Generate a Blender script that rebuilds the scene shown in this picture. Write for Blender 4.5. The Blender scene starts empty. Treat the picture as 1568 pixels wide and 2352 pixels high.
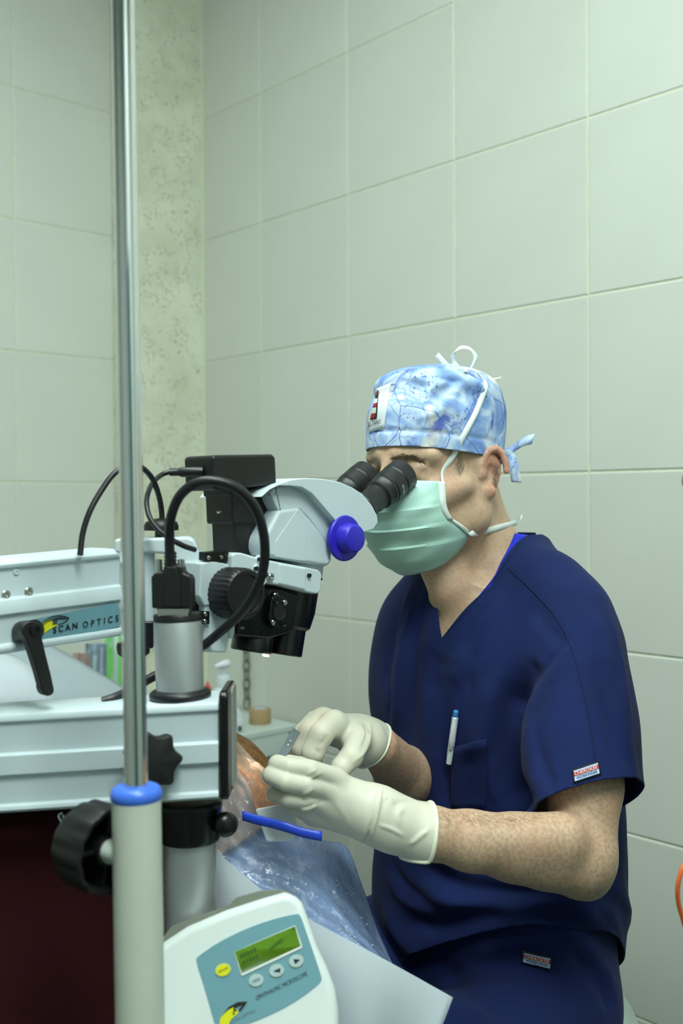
import bpy, bmesh, math, random
import numpy as np
from mathutils import Vector as V, Matrix
from mathutils.bvhtree import BVHTree

random.seed(7)
S = bpy.context.scene
C = S.collection

# ---------------------------------------------------------------- camera
FPX, CX, CY = 2406.0, 784.0, 1176.0
TILT, ROLL = 0.0113, -0.0060
CAM = V((0.0, 0.0, 1.27))
_fw = V((0, math.cos(TILT), -math.sin(TILT)))
_up0 = V((0, math.sin(TILT), math.cos(TILT)))
_rt0 = V((1, 0, 0))
_rt = _rt0 * math.cos(ROLL) + _up0 * math.sin(ROLL)
_up = -_rt0 * math.sin(ROLL) + _up0 * math.cos(ROLL)
cam = bpy.data.cameras.new('camera')
cam.sensor_fit = 'VERTICAL'
cam.sensor_height = 36.0
cam.sensor_width = 24.0
cam.lens = FPX / 2352.0 * 36.0
cam.clip_start = 0.02
cam.dof.use_dof = True
cam.dof.focus_distance = 1.26
cam.dof.aperture_fstop = 4.5
camo = bpy.data.objects.new('camera', cam)
C.objects.link(camo)
camo.matrix_world = Matrix(((_rt.x, _up.x, -_fw.x, CAM.x), (_rt.y, _up.y, -_fw.y, CAM.y),
                            (_rt.z, _up.z, -_fw.z, CAM.z), (0, 0, 0, 1)))
S.camera = camo

# ---------------------------------------------------------------- world, exposure
W = bpy.data.worlds.new('World')
S.world = W
W.use_nodes = True
W.node_tree.nodes['Background'].inputs[0].default_value = (0.03, 0.035, 0.033, 1)
W.node_tree.nodes['Background'].inputs[1].default_value = 1.0
S.view_settings.view_transform = 'Standard'
S.view_settings.look = 'None'
S.view_settings.gamma = 1.0
S.view_settings.use_curve_mapping = False
S.view_settings.exposure = 0.0
S.cycles.use_denoising = True
S.cycles.max_bounces = 10
S.cycles.transparent_max_bounces = 16
LIGHT_COL = (0.885, 1.0, 0.94)
LIGHT_PANELS = [  # centre x, y, size along the walls, strength
    (-0.35, 0.95, 1.20, 0.60, 16.5),
    (0.40, -0.25, 1.20, 0.60, 29.5),
]

# ---------------------------------------------------------------- helpers
def P(px, py, d):
    return CAM + _fw * d + _rt * ((px - CX) / FPX * d) - _up * ((py - CY) / FPX * d)

def ray(px, py):
    return (_fw + _rt * ((px - CX) / FPX) - _up * ((py - CY) / FPX)).normalized()

def pix(p):
    q = V(p) - CAM
    z = q.dot(_fw)
    return CX + FPX * q.dot(_rt) / z, CY - FPX * q.dot(_up) / z

def onplane(px, py, p0, n):
    r = ray(px, py)
    return CAM + r * ((p0 - CAM).dot(n) / r.dot(n))

def lin(c):
    if isinstance(c, str):
        c = [int(c[i:i + 2], 16) / 255 for i in (1, 3, 5)]
    return tuple(x / 12.92 if x <= 0.04045 else ((x + 0.055) / 1.055) ** 2.4 for x in c) + (1.0,)

_mats = {}
def mat(name, col, rough=0.5, metal=0.0, var=0.06, scale=30.0, bump=0.0, bscale=200.0, spec=0.5, sss=0.0, emit=None, coat=0.0, alpha=1.0):
    if name in _mats:
        return _mats[name]
    m = bpy.data.materials.new(name)
    m.use_nodes = True
    nt = m.node_tree
    b = nt.nodes['Principled BSDF']
    c = lin(col) if isinstance(col, str) else tuple(col) + (1.0,)
    tc = nt.nodes.new('ShaderNodeTexCoord')
    nz = nt.nodes.new('ShaderNodeTexNoise')
    nz.inputs['Scale'].default_value = scale
    nz.inputs['Detail'].default_value = 4
    nt.links.new(tc.outputs['Object'], nz.inputs['Vector'])
    rp = nt.nodes.new('ShaderNodeValToRGB')
    rp.color_ramp.elements[0].position = 0.3
    rp.color_ramp.elements[1].position = 0.7
    rp.color_ramp.elements[0].color = tuple(min(1, x * (1 - var)) for x in c[:3]) + (1,)
    rp.color_ramp.elements[1].color = tuple(min(1, x * (1 + var)) for x in c[:3]) + (1,)
    nt.links.new(nz.outputs['Fac'], rp.inputs['Fac'])
    nt.links.new(rp.outputs['Color'], b.inputs['Base Color'])
    b.inputs['Roughness'].default_value = rough
    b.inputs['Metallic'].default_value = metal
    b.inputs['Specular IOR Level'].default_value = spec
    b.inputs['Coat Weight'].default_value = coat
    b.inputs['Alpha'].default_value = alpha
    if sss:
        b.inputs['Subsurface Weight'].default_value = sss
        b.inputs['Subsurface Radius'].default_value = (1.0, 0.35, 0.2)
        b.inputs['Subsurface Scale'].default_value = 0.006
    if bump:
        nb = nt.nodes.new('ShaderNodeTexNoise')
        nb.inputs['Scale'].default_value = bscale
        nb.inputs['Detail'].default_value = 3
        nt.links.new(tc.outputs['Object'], nb.inputs['Vector'])
        bp = nt.nodes.new('ShaderNodeBump')
        bp.inputs['Strength'].default_value = bump
        bp.inputs['Distance'].default_value = 0.001
        nt.links.new(nb.outputs['Fac'], bp.inputs['Height'])
        nt.links.new(bp.outputs['Normal'], b.inputs['Normal'])
    if emit:
        b.inputs['Emission Color'].default_value = tuple(emit[:3]) + (1,)
        b.inputs['Emission Strength'].default_value = emit[3]
    _mats[name] = m
    return m

def thing(name, label, cat, loc=(0, 0, 0), group=None):
    o = bpy.data.objects.new(name, None)
    o.empty_display_size = 0.05
    C.objects.link(o)
    o.location = loc
    o['label'] = label
    o['category'] = cat
    if group:
        o['group'] = group
    return o

def tag(o, label, cat, group=None):
    o['label'] = label
    o['category'] = cat
    if group:
        o['group'] = group
    return o

def root_loc(o):
    p = V((0, 0, 0))
    while o is not None:
        p = p + o.location
        o = o.parent
    return p

def mk(name, verts, faces, m, parent=None, smooth=True, sharp=35, bevel=0.0, seg=2, solid=0.0, subdiv=0, own_origin=False, label=None):
    """One mesh object from world-space verts; a child keeps its parent's origin."""
    vs = [V(v) for v in verts]
    if parent is not None:
        off = root_loc(parent)
    elif own_origin:
        lo = V([min(v[i] for v in vs) for i in range(3)])
        hi = V([max(v[i] for v in vs) for i in range(3)])
        off = V(((lo.x + hi.x) / 2, (lo.y + hi.y) / 2, lo.z))
    else:
        off = V((0, 0, 0))
    me = bpy.data.meshes.new(name)
    me.from_pydata([v - off for v in vs], [], faces)
    me.validate()
    bm = bmesh.new()
    bm.from_mesh(me)
    if not isinstance(verts, np.ndarray):
        bmesh.ops.recalc_face_normals(bm, faces=bm.faces)
    bm.to_mesh(me)
    bm.free()
    o = bpy.data.objects.new(name, me)
    C.objects.link(o)
    if parent is not None:
        o.parent = parent
    else:
        o.location = off
    if m:
        me.materials.append(m)
    if smooth:
        me.shade_smooth()
        if sharp and not bevel:
            me.set_sharp_from_angle(angle=math.radians(sharp))
    if solid:
        md = o.modifiers.new('Solidify', 'SOLIDIFY')
        md.thickness = abs(solid)
        md.offset = -1 if solid > 0 else 1
    if bevel:
        md = o.modifiers.new('Bevel', 'BEVEL')
        md.width = bevel
        md.segments = seg
        md.limit_method = 'ANGLE'
        md.angle_limit = math.radians(32)
        md.harden_normals = True
    if subdiv:
        md = o.modifiers.new('Subdivision', 'SUBSURF')
        md.levels = subdiv
        md.render_levels = subdiv
    if label:
        o['label'] = label
    return o

def basis(axis, hint=V((0, 0, 1))):
    z = V(axis).normalized()
    h = V(hint)
    if abs(z.dot(h.normalized())) > 0.98:
        h = V((1, 0, 0))
    x = h.cross(z).normalized()
    y = z.cross(x)
    return x, y, z

def chaikin(pts, n=2, closed=True):
    pts = [V(p) for p in pts]
    for _ in range(n):
        out = []
        k = len(pts)
        rng = range(k) if closed else range(k - 1)
        if not closed:
            out.append(pts[0])
        for i in rng:
            a, b = pts[i], pts[(i + 1) % k]
            out += [a * 0.75 + b * 0.25, a * 0.25 + b * 0.75]
        if not closed:
            out.append(pts[-1])
        pts = out
    return pts

def spline(pts, n=8):
    """Catmull-Rom through points (any dimension vectors)."""
    pts = [np.array(p, float) for p in pts]
    q = [2 * pts[0] - pts[1]] + pts + [2 * pts[-1] - pts[-2]]
    out = []
    for i in range(1, len(q) - 2):
        p0, p1, p2, p3 = q[i - 1:i + 3]
        for k in range(n):
            t = k / n
            out.append(0.5 * (2 * p1 + (p2 - p0) * t + (2 * p0 - 5 * p1 + 4 * p2 - p3) * t * t + (3 * p1 - p0 - 3 * p2 + p3) * t ** 3))
    out.append(pts[-1])
    return out

def tube_geo(pts, radii, n=12, cap=True):
    pts = [V(p) for p in pts]
    if not hasattr(radii, '__len__'):
        radii = [radii] * len(pts)
    vs, fs = [], []
    x = None
    for i, p in enumerate(pts):
        t = (pts[min(i + 1, len(pts) - 1)] - pts[max(i - 1, 0)]).normalized()
        if x is None:
            x, y, _ = basis(t)
        else:
            x = (x - t * x.dot(t)).normalized()
            y = t.cross(x)
        for k in range(n):
            a = 2 * math.pi * k / n
            vs.append(p + (x * math.cos(a) + y * math.sin(a)) * radii[i])
    for i in range(len(pts) - 1):
        for k in range(n):
            a, b = i * n + k, i * n + (k + 1) % n
            fs.append((a, b, b + n, a + n))
    if cap:
        fs.append(tuple(range(n - 1, -1, -1)))
        fs.append(tuple(range((len(pts) - 1) * n, len(pts) * n)))
    return vs, fs

def tube(name, pts, radii, m, parent=None, n=12, sm=0, **kw):
    if sm:
        if hasattr(radii, '__len__'):
            q = spline([tuple(p) + (r,) for p, r in zip(pts, radii)], sm)
            pts, radii = [V(a[:3]) for a in q], [a[3] for a in q]
        else:
            pts = [V(a) for a in spline([tuple(p) for p in pts], sm)]
    vs, fs = tube_geo(pts, radii, n)
    return mk(name, vs, fs, m, parent, **kw)

def lathe_geo(prof, p0, axis, n=32, ribs=0, ribamp=0.0, ribpow=1.0, hint=V((0, 0, 1))):
    """prof: (radius, height along axis[, rib flag]); closed ends when radius 0."""
    x, y, z = basis(axis, hint)
    p0 = V(p0)
    vs, fs = [], []
    for pr in prof:
        r, h = pr[0], pr[1]
        rf = pr[2] if len(pr) > 2 else 0
        for k in range(n):
            a = 2 * math.pi * k / n
            rr = r
            if rf and ribs:
                c = 0.5 + 0.5 * math.cos(ribs * a)
                rr = r * (1 + ribamp * rf * (c ** ribpow))
            vs.append(p0 + z * h + (x * math.cos(a) + y * math.sin(a)) * rr)
    for i in range(len(prof) - 1):
        for k in range(n):
            a, b = i * n + k, i * n + (k + 1) % n
            fs.append((a, b, b + n, a + n))
    fs.append(tuple(range(n - 1, -1, -1)))
    fs.append(tuple(range((len(prof) - 1) * n, len(prof) * n)))
    return vs, fs

def lathe(name, prof, p0, axis, m, parent=None, n=32, ribs=0, ribamp=0.0, ribpow=1.0, **kw):
    vs, fs = lathe_geo(prof, p0, axis, n, ribs, ribamp, ribpow)
    return mk(name, vs, fs, m, parent, **kw)

def prism_geo(near, n, t):
    k = len(near)
    n = V(n)
    vs = [V(p) for p in near] + [V(p) - n * t for p in near]
    fs = [tuple(range(k)), tuple(range(2 * k - 1, k - 1, -1))]
    for i in range(k):
        j = (i + 1) % k
        fs.append((i, j, k + j, k + i))
    return vs, fs

def prism(name, near, n, t, m, parent=None, bevel=0.003, seg=3, **kw):
    vs, fs = prism_geo(near, n, t)
    return mk(name, vs, fs, m, parent, bevel=bevel, seg=seg, **kw)

def box(name, c, ax, half, m, parent=None, bevel=0.003, seg=2, **kw):
    """ax: three world axes; half: half sizes."""
    c = V(c)
    x, y, z = [V(a).normalized() * h for a, h in zip(ax, half)]
    near = [c + x + y + z, c - x + y + z, c - x - y + z, c + x - y + z]
    vs, fs = prism_geo(near, V(ax[2]).normalized(), 2 * half[2])
    return mk(name, vs, fs, m, parent, bevel=bevel, seg=seg, **kw)

def grid_geo(rows):
    h, w = len(rows), len(rows[0])
    vs = [p for r in rows for p in r]
    fs = [(i * w + j, i * w + j + 1, (i + 1) * w + j + 1, (i + 1) * w + j) for i in range(h - 1) for j in range(w - 1)]
    return vs, fs

def ribbon(name, pts, wvec, thick, m, parent=None, sm=6, **kw):
    """A flat strap: centre points, a width vector (or one per point), a thickness."""
    n0 = len(pts)
    wv = wvec if isinstance(wvec, list) else [wvec] * n0
    q = spline([tuple(p) + tuple(w) for p, w in zip(pts, wv)], sm)
    rows = [[V(a[:3]) - V(a[3:]) * 0.5, V(a[:3]), V(a[:3]) + V(a[3:]) * 0.5] for a in q]
    vs, fs = grid_geo(rows)
    return mk(name, vs, fs, m, parent, solid=thick, sharp=60, **kw)

# text ----------------------------------------------------------------
def text_geo(body, shear=0.0, spacing=1.0, bold=0.0):
    cu = bpy.data.curves.new('t', 'FONT')
    cu.body = body
    cu.space_character = spacing
    cu.shear = shear
    cu.offset = bold
    cu.resolution_u = 3
    o = bpy.data.objects.new('t', cu)
    C.objects.link(o)
    bpy.context.view_layer.update()
    dg = bpy.context.evaluated_depsgraph_get()
    me = bpy.data.meshes.new_from_object(o.evaluated_get(dg))
    vs = np.array([v.co[:2] for v in me.vertices])
    fs = [tuple(p.vertices) for p in me.polygons]
    bpy.data.objects.remove(o)
    bpy.data.meshes.remove(me)
    lo, hi = vs.min(0), vs.max(0)
    return (vs - lo) / (hi - lo), fs

def bil(u, v, q):
    """quad q = TL, TR, BR, BL in pixels; v runs up."""
    a = (q[0][0] * (1 - u) + q[1][0] * u, q[0][1] * (1 - u) + q[1][1] * u)
    b = (q[3][0] * (1 - u) + q[2][0] * u, q[3][1] * (1 - u) + q[2][1] * u)
    return b[0] * (1 - v) + a[0] * v, b[1] * (1 - v) + a[1] * v

def lettering(body, quad, mapper, m, parent, name='lettering', bold=0.0, spacing=1.0, shear=0.0, label=None):
    uv, fs = text_geo(body, shear, spacing, bold)
    vs = np.array([tuple(mapper(*bil(u, v, quad))) for u, v in uv])
    return mk(name, vs, fs, m, parent, smooth=False, label=label)

def printed(name, poly, mapper, m, parent, label=None):
    vs = [mapper(*p) for p in poly]
    return mk(name, vs, [tuple(range(len(vs)))], m, parent, smooth=False, label=label)

def surf_patch(name, quad, mapper, m, parent, nu=8, nv=8, solid=0.0, **kw):
    rows = [[mapper(*bil(u / nu, 1 - v / nv, quad)) for u in range(nu + 1)] for v in range(nv + 1)]
    vs, fs = grid_geo(rows)
    return mk(name, vs, fs, m, parent, solid=solid, sharp=60, **kw)

# signed-distance bodies ------------------------------------------------
class SDF:
    def __init__(s, lo, hi, h):
        s.lo = np.array(lo, np.float32)
        s.h = h
        s.n = np.ceil((np.array(hi) - s.lo) / h).astype(int) + 1
        s.f = np.full(tuple(s.n), 0.5, np.float32)

    def _sl(s, lo, hi):
        a = np.clip(np.floor((np.array(lo) - s.lo) / s.h).astype(int), 0, s.n)
        b = np.clip(np.ceil((np.array(hi) - s.lo) / s.h).astype(int) + 1, 0, s.n)
        sl = tuple(slice(i, j) for i, j in zip(a, b))
        g = [(s.lo[k] + s.h * np.arange(a[k], b[k])).astype(np.float32) for k in range(3)]
        X, Y, Z = g[0][:, None, None], g[1][None, :, None], g[2][None, None, :]
        return sl, X, Y, Z

    def _comb(s, sl, d, k, sub):
        f = s.f[sl]
        if sub:
            d = -d
            hh = np.maximum(k - np.abs(f - d), 0) / k if k else 0
            s.f[sl] = np.maximum(f, d) + hh * hh * k * 0.25
        else:
            hh = np.maximum(k - np.abs(f - d), 0) / k if k else 0
            s.f[sl] = np.minimum(f, d) - hh * hh * k * 0.25

    def cone(s, a, b, ra, rb, k=0.01, sub=False, flat=None):
        a, b = np.array(a, np.float32), np.array(b, np.float32)
        m = max(ra, rb) + max(k, 0.01) + 2 * s.h
        sl, X, Y, Z = s._sl(np.minimum(a, b) - m, np.maximum(a, b) + m)
        ba = b - a
        L = max(float(ba @ ba), 1e-9)
        px, py, pz = X - a[0], Y - a[1], Z - a[2]
        t = np.clip((px * ba[0] + py * ba[1] + pz * ba[2]) / L, 0, 1)
        dx, dy, dz = px - t * ba[0], py - t * ba[1], pz - t * ba[2]
        if flat is not None:
            n, fac = np.array(flat[0], np.float32), flat[1]
            q = (dx * n[0] + dy * n[1] + dz * n[2]) * (1 / fac - 1)
            dx, dy, dz = dx + n[0] * q, dy + n[1] * q, dz + n[2] * q
        d = np.sqrt(dx * dx + dy * dy + dz * dz) - (ra + t * (rb - ra))
        s._comb(sl, d, k, sub)

    def chain(s, pts, k=0.01, **kw):
        for (p, r), (q, r2) in zip(pts[:-1], pts[1:]):
            s.cone(p, q, r, r2, k, **kw)

    def ell(s, c, ax, r, k=0.01, sub=False):
        c = np.array(c, np.float32)
        m = max(r) + max(k, 0.01) + 2 * s.h
        sl, X, Y, Z = s._sl(c - m, c + m)
        px, py, pz = X - c[0], Y - c[1], Z - c[2]
        q0 = q1 = 0
        for a, rr in zip(ax, r):
            u = px * a[0] + py * a[1] + pz * a[2]
            q0 = q0 + (u / rr) ** 2
            q1 = q1 + (u / rr ** 2) ** 2
        q0, q1 = np.sqrt(q0), np.sqrt(q1) + 1e-9
        s._comb(sl, q0 * (q0 - 1) / q1, k, sub)

    def loft(s, o, ax, rings, k=0.01, e=2.0, sub=False):
        """rings: (t, cx, cy, rx, ry) along ax[2]; cross-section axes ax[0], ax[1]."""
        o = np.array(o, np.float32)
        R = np.array(spline(sorted(rings), 8), np.float32)
        big = max(np.abs(R[:, 1:3]).max() + R[:, 3:].max(), np.abs(R[:, 0]).max()) + 0.05
        cs = [o + np.array(ax[2]) * t for t in (R[0, 0], R[-1, 0])]
        w = np.abs(R[:, 1:3]).max() + R[:, 3:].max() + k + 0.02
        sl, X, Y, Z = s._sl(np.minimum(*cs) - w, np.maximum(*cs) + w)
        px, py, pz = X - o[0], Y - o[1], Z - o[2]
        u, v, t = [px * a[0] + py * a[1] + pz * a[2] for a in ax]
        tt = R[:, 0]
        cx, cy, rx, ry = [np.interp(t, tt, R[:, i]).astype(np.float32) for i in (1, 2, 3, 4)]
        q = (np.abs((u - cx) / rx) ** e + np.abs((v - cy) / ry) ** e) ** (1 / e)
        d = (q - 1) * np.minimum(rx, ry)
        d = np.maximum(d, np.maximum(tt[0] - t, t - tt[-1]))
        s._comb(sl, d, k, sub)

    def mesh(s):
        f = s.f
        neg = f < 0
        c = neg[:-1, :-1, :-1].astype(np.int8)
        tot = np.zeros(c.shape, np.int8)
        for dx in (0, 1):
            for dy in (0, 1):
                for dz in (0, 1):
                    tot += neg[dx:neg.shape[0] - 1 + dx, dy:neg.shape[1] - 1 + dy, dz:neg.shape[2] - 1 + dz]
        act = np.argwhere((tot > 0) & (tot < 8))
        idx = np.full(c.shape, -1, np.int64)
        idx[act[:, 0], act[:, 1], act[:, 2]] = np.arange(len(act))
        pos = np.zeros((len(act), 3))
        cnt = np.zeros(len(act))
        corners = [(a, b, d) for a in (0, 1) for b in (0, 1) for d in (0, 1)]
        val = {q: f[act[:, 0] + q[0], act[:, 1] + q[1], act[:, 2] + q[2]].astype(float) for q in corners}
        for q in corners:
            for axs in range(3):
                if q[axs] == 0:
                    r = list(q)
                    r[axs] = 1
                    r = tuple(r)
                    v0, v1 = val[q], val[r]
                    hit = (v0 < 0) != (v1 < 0)
                    t = np.where(hit, v0 / np.where(hit, v0 - v1, 1), 0)
                    pt = np.tile(np.array(q, float), (len(act), 1))
                    pt[:, axs] += t
                    pos[hit] += pt[hit]
                    cnt[hit] += 1
        verts = (act + pos / cnt[:, None]) * s.h + s.lo
        faces = []
        for axs in range(3):
            o1, o2 = [(1, 2), (2, 0), (0, 1)][axs]
            a = neg[tuple(slice(0, -1) if i == axs else slice(1, -1) for i in range(3))]
            b = neg[tuple(slice(1, None) if i == axs else slice(1, -1) for i in range(3))]
            e = np.argwhere(a != b)
            off = np.ones(3, int)
            off[axs] = 0
            e = e + off
            sg = neg[e[:, 0], e[:, 1], e[:, 2]]
            d1, d2 = np.zeros(3, int), np.zeros(3, int)
            d1[o1] = 1
            d2[o2] = 1
            q = [e, e - d1, e - d1 - d2, e - d2]
            q = np.stack([idx[p[:, 0], p[:, 1], p[:, 2]] for p in q], 1)
            q[~sg] = q[~sg][:, ::-1]
            faces.append(q)
        faces = np.concatenate(faces)
        faces = faces[(faces >= 0).all(1)]
        return verts, faces

def bvh_of(verts, faces):
    return BVHTree.FromPolygons([V(v) for v in verts], [tuple(int(i) for i in f) for f in faces])

def caster(bvh, off=0.001, fallback=1.3):
    """mapper: a point on the body's surface, seen along a line of sight, raised by off."""
    def f(px, py):
        r = ray(px, py)
        h = bvh.ray_cast(CAM, r)
        if h[0] is None:
            h2 = bvh.find_nearest(CAM + r * fallback)
            return V(h2[0]) + V(h2[1]) * off
        n = V(h[1])
        if n.dot(r) > 0:
            n = -n
        return V(h[0]) + n * off
    return f

def vnormals(verts, faces):
    v = np.asarray(verts, float)
    f = np.asarray(faces)
    fn = np.cross(v[f[:, 2]] - v[f[:, 0]], v[f[:, 3]] - v[f[:, 1]])
    n = np.zeros_like(v)
    for k in range(4):
        np.add.at(n, f[:, k], fn)
    return n / (np.linalg.norm(n, axis=1)[:, None] + 1e-12)

def folds(verts, faces, strokes, mp, passes=1):
    """Raise or sink the cloth along strokes: (pixel polyline, height, width)."""
    n = vnormals(verts, faces)
    v = verts.copy()
    disp = np.zeros(len(v))
    for line, amp, wid in strokes:
        pts = np.array([tuple(mp(*p)) for p in spline(line, 4)])
        best = np.full(len(v), 9.0)
        tt = np.zeros(len(v))
        near = np.where((v > pts.min(0) - 4 * wid).all(1) & (v < pts.max(0) + 4 * wid).all(1))[0]
        vv = v[near]
        bb = np.full(len(near), 9.0)
        tb = np.zeros(len(near))
        for i in range(len(pts) - 1):
            a, b = pts[i], pts[i + 1]
            ba = b - a
            t = np.clip(((vv - a) @ ba) / (ba @ ba + 1e-12), 0, 1)
            d = np.linalg.norm(vv - a - t[:, None] * ba, axis=1)
            s_ = (i + t) / (len(pts) - 1)
            up = d < bb
            bb[up] = d[up]
            tb[up] = s_[up]
        fade = np.clip(np.minimum(tb, 1 - tb) * 5, 0.0, 1)
        disp[near] += amp * np.exp(-(bb / wid) ** 2) * (0.25 + 0.75 * fade)
    return v + n * disp[:, None]

def vsmooth(verts, faces, it=2, lam=0.5):
    v = np.asarray(verts, float).copy()
    f = np.asarray(faces)
    e = np.concatenate([f[:, [0, 1]], f[:, [1, 2]], f[:, [2, 3]], f[:, [3, 0]]])
    deg = np.bincount(e.ravel(), minlength=len(v)).astype(float) + 1e-9
    for _ in range(it):
        s_ = np.zeros_like(v)
        np.add.at(s_, e[:, 0], v[e[:, 1]])
        np.add.at(s_, e[:, 1], v[e[:, 0]])
        v += lam * (s_ / deg[:, None] - v)
    return v

def cut_mesh(verts, faces, cuts):
    """cuts: list of (list of (plane point, plane normal), keep-test); drops the part inside all planes."""
    bm = bmesh.new()
    bv = [bm.verts.new(v) for v in verts]
    for f in faces:
        bm.faces.new([bv[int(i)] for i in f])
    bm.normal_update()
    for planes, near in cuts:
        for co, no in planes:
            fs = [f for f in bm.faces if near(f.calc_center_median(), f.normal)]
            es = {e for f in fs for e in f.edges}
            vs = {v for f in fs for v in f.verts}
            bmesh.ops.bisect_plane(bm, geom=list(vs) + list(es) + fs, dist=1e-6, plane_co=co, plane_no=no)
        kill = []
        for f in bm.faces:
            c = f.calc_center_median()
            if near(c, f.normal) and all((c - co).dot(no) > 0 for co, no in planes):
                kill.append(f)
        bmesh.ops.delete(bm, geom=kill, context='FACES')
    bm.verts.index_update()
    vs = np.array([tuple(v.co) for v in bm.verts])
    fs = [tuple(v.index for v in f.verts) for f in bm.faces]
    bm.free()
    return vs, fs

def largest_island(verts, faces):
    par = list(range(len(verts)))
    def find(i):
        while par[i] != i:
            par[i] = par[par[i]]
            i = par[i]
        return i
    for f in faces:
        a = find(f[0])
        for j in f[1:]:
            par[find(j)] = a
    cnt = {}
    for f in faces:
        r = find(f[0])
        cnt[r] = cnt.get(r, 0) + 1
    best = max(cnt, key=cnt.get)
    fs = [f for f in faces if find(f[0]) == best]
    used = sorted({i for f in fs for i in f})
    mp = {j: k for k, j in enumerate(used)}
    return np.asarray(verts)[used], [tuple(mp[i] for i in f) for f in fs]

def boundary_loop(verts, faces):
    cnt = {}
    for f in faces:
        for a, b in zip(f, f[1:] + f[:1]):
            k = (min(a, b), max(a, b))
            cnt[k] = cnt.get(k, 0) + 1
    nb = {}
    for (a, b), c in cnt.items():
        if c == 1:
            nb.setdefault(a, []).append(b)
            nb.setdefault(b, []).append(a)
    best = []
    seen = set()
    for s0 in nb:
        if s0 in seen:
            continue
        loop, prev, cur = [s0], None, s0
        seen.add(s0)
        while True:
            nx = [q for q in nb[cur] if q != prev and q not in seen]
            if not nx:
                break
            prev, cur = cur, nx[0]
            seen.add(cur)
            loop.append(cur)
        if len(loop) > len(best):
            best = loop
    pts = np.array([verts[i] for i in best])
    n = 48
    idx = np.linspace(0, len(pts), n, endpoint=False)
    sm = []
    for t in idx:
        w = [int(t + o) % len(pts) for o in range(-3, 4)]
        sm.append(V(pts[w].mean(0)))
    return sm + [sm[0]]

# ---------------------------------------------------------------- materials
M_WHITE = mat('white painted metal', '#C6D4DA', 0.42, var=0.02)
M_WHITE2 = mat('white plastic', '#D3DCDB', 0.5, var=0.02)
M_BLACK = mat('black plastic', '#101112', 0.45, var=0.15, bump=0.15, bscale=900)
M_BLACKG = mat('black anodised metal', '#08090A', 0.28, var=0.15)
M_RUBBER = mat('black rubber', '#15171A', 0.42, var=0.15)
M_CHROME = mat('chrome', '#D8DADA', 0.07, 1.0, var=0.02)
M_STEEL = mat('steel', '#B9BBB8', 0.25, 1.0, var=0.05)
M_ALU = mat('satin aluminium', '#C4C9CB', 0.45, 0.85, var=0.04, bump=0.2, bscale=1500)
M_BLUE = mat('royal blue plastic', '#2A22B8', 0.42, var=0.05)
M_CLEARBLUE = mat('cornflower blue plastic', '#3F6FDC', 0.35, var=0.05)
M_PANEL = mat('teal grey print', '#6996A2', 0.45, var=0.03)
M_INK = mat('black ink', '#0A0B0C', 0.6, var=0.1)
M_YELLOW = mat('yellow print', '#D6D510', 0.5, var=0.03)

# ---------------------------------------------------------------- the room
YAW = 0.7373
D = V((math.sin(YAW), -math.cos(YAW), 0))     # along the right wall, towards the camera
E2 = V((math.cos(YAW), math.sin(YAW), 0))     # along the left wall, towards the corner
T = 0.33
PR = V((-0.2011, 2.6935, 0))                  # a vertical joint on the right wall
PL = V((-0.8171, 2.6385, 0))                  # a vertical joint on the left wall
ZTOP = 2.31
CEIL = 2.97
K = PL + E2 * (PR - PL).dot(E2)               # the room's corner
LEN_R, LEN_L = 3.9, 3.6
UP = V((0, 0, 1))

def tile_material():
    m = bpy.data.materials.new('cream glazed tile')
    m.use_nodes = True
    nt = m.node_tree
    b = nt.nodes['Principled BSDF']
    tc = nt.nodes.new('ShaderNodeTexCoord')
    oi = nt.nodes.new('ShaderNodeObjectInfo')
    nz = nt.nodes.new('ShaderNodeTexNoise')
    nz.inputs['Scale'].default_value = 5
    nz.inputs['Detail'].default_value = 5
    nt.links.new(tc.outputs['Object'], nz.inputs['Vector'])
    mix = nt.nodes.new('ShaderNodeMath')
    mix.operation = 'MULTIPLY_ADD'
    mix.inputs[1].default_value = 0.35
    nt.links.new(oi.outputs['Random'], mix.inputs[0])
    nt.links.new(nz.outputs['Fac'], mix.inputs[2])
    rp = nt.nodes.new('ShaderNodeValToRGB')
    rp.color_ramp.elements[0].position = 0.3
    rp.color_ramp.elements[1].position = 1.0
    rp.color_ramp.elements[0].color = (0.60, 0.63, 0.575, 1)
    rp.color_ramp.elements[1].color = (0.65, 0.685, 0.625, 1)
    nt.links.new(mix.outputs[0], rp.inputs['Fac'])
    nt.links.new(rp.outputs['Color'], b.inputs['Base Color'])
    b.inputs['Roughness'].default_value = 0.48
    b.inputs['Specular IOR Level'].default_value = 0.4
    return m
M_TILE = tile_material()
M_GROUT = mat('pale yellow grout', (0.66, 0.71, 0.54), 0.8, var=0.08, scale=40)

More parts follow.
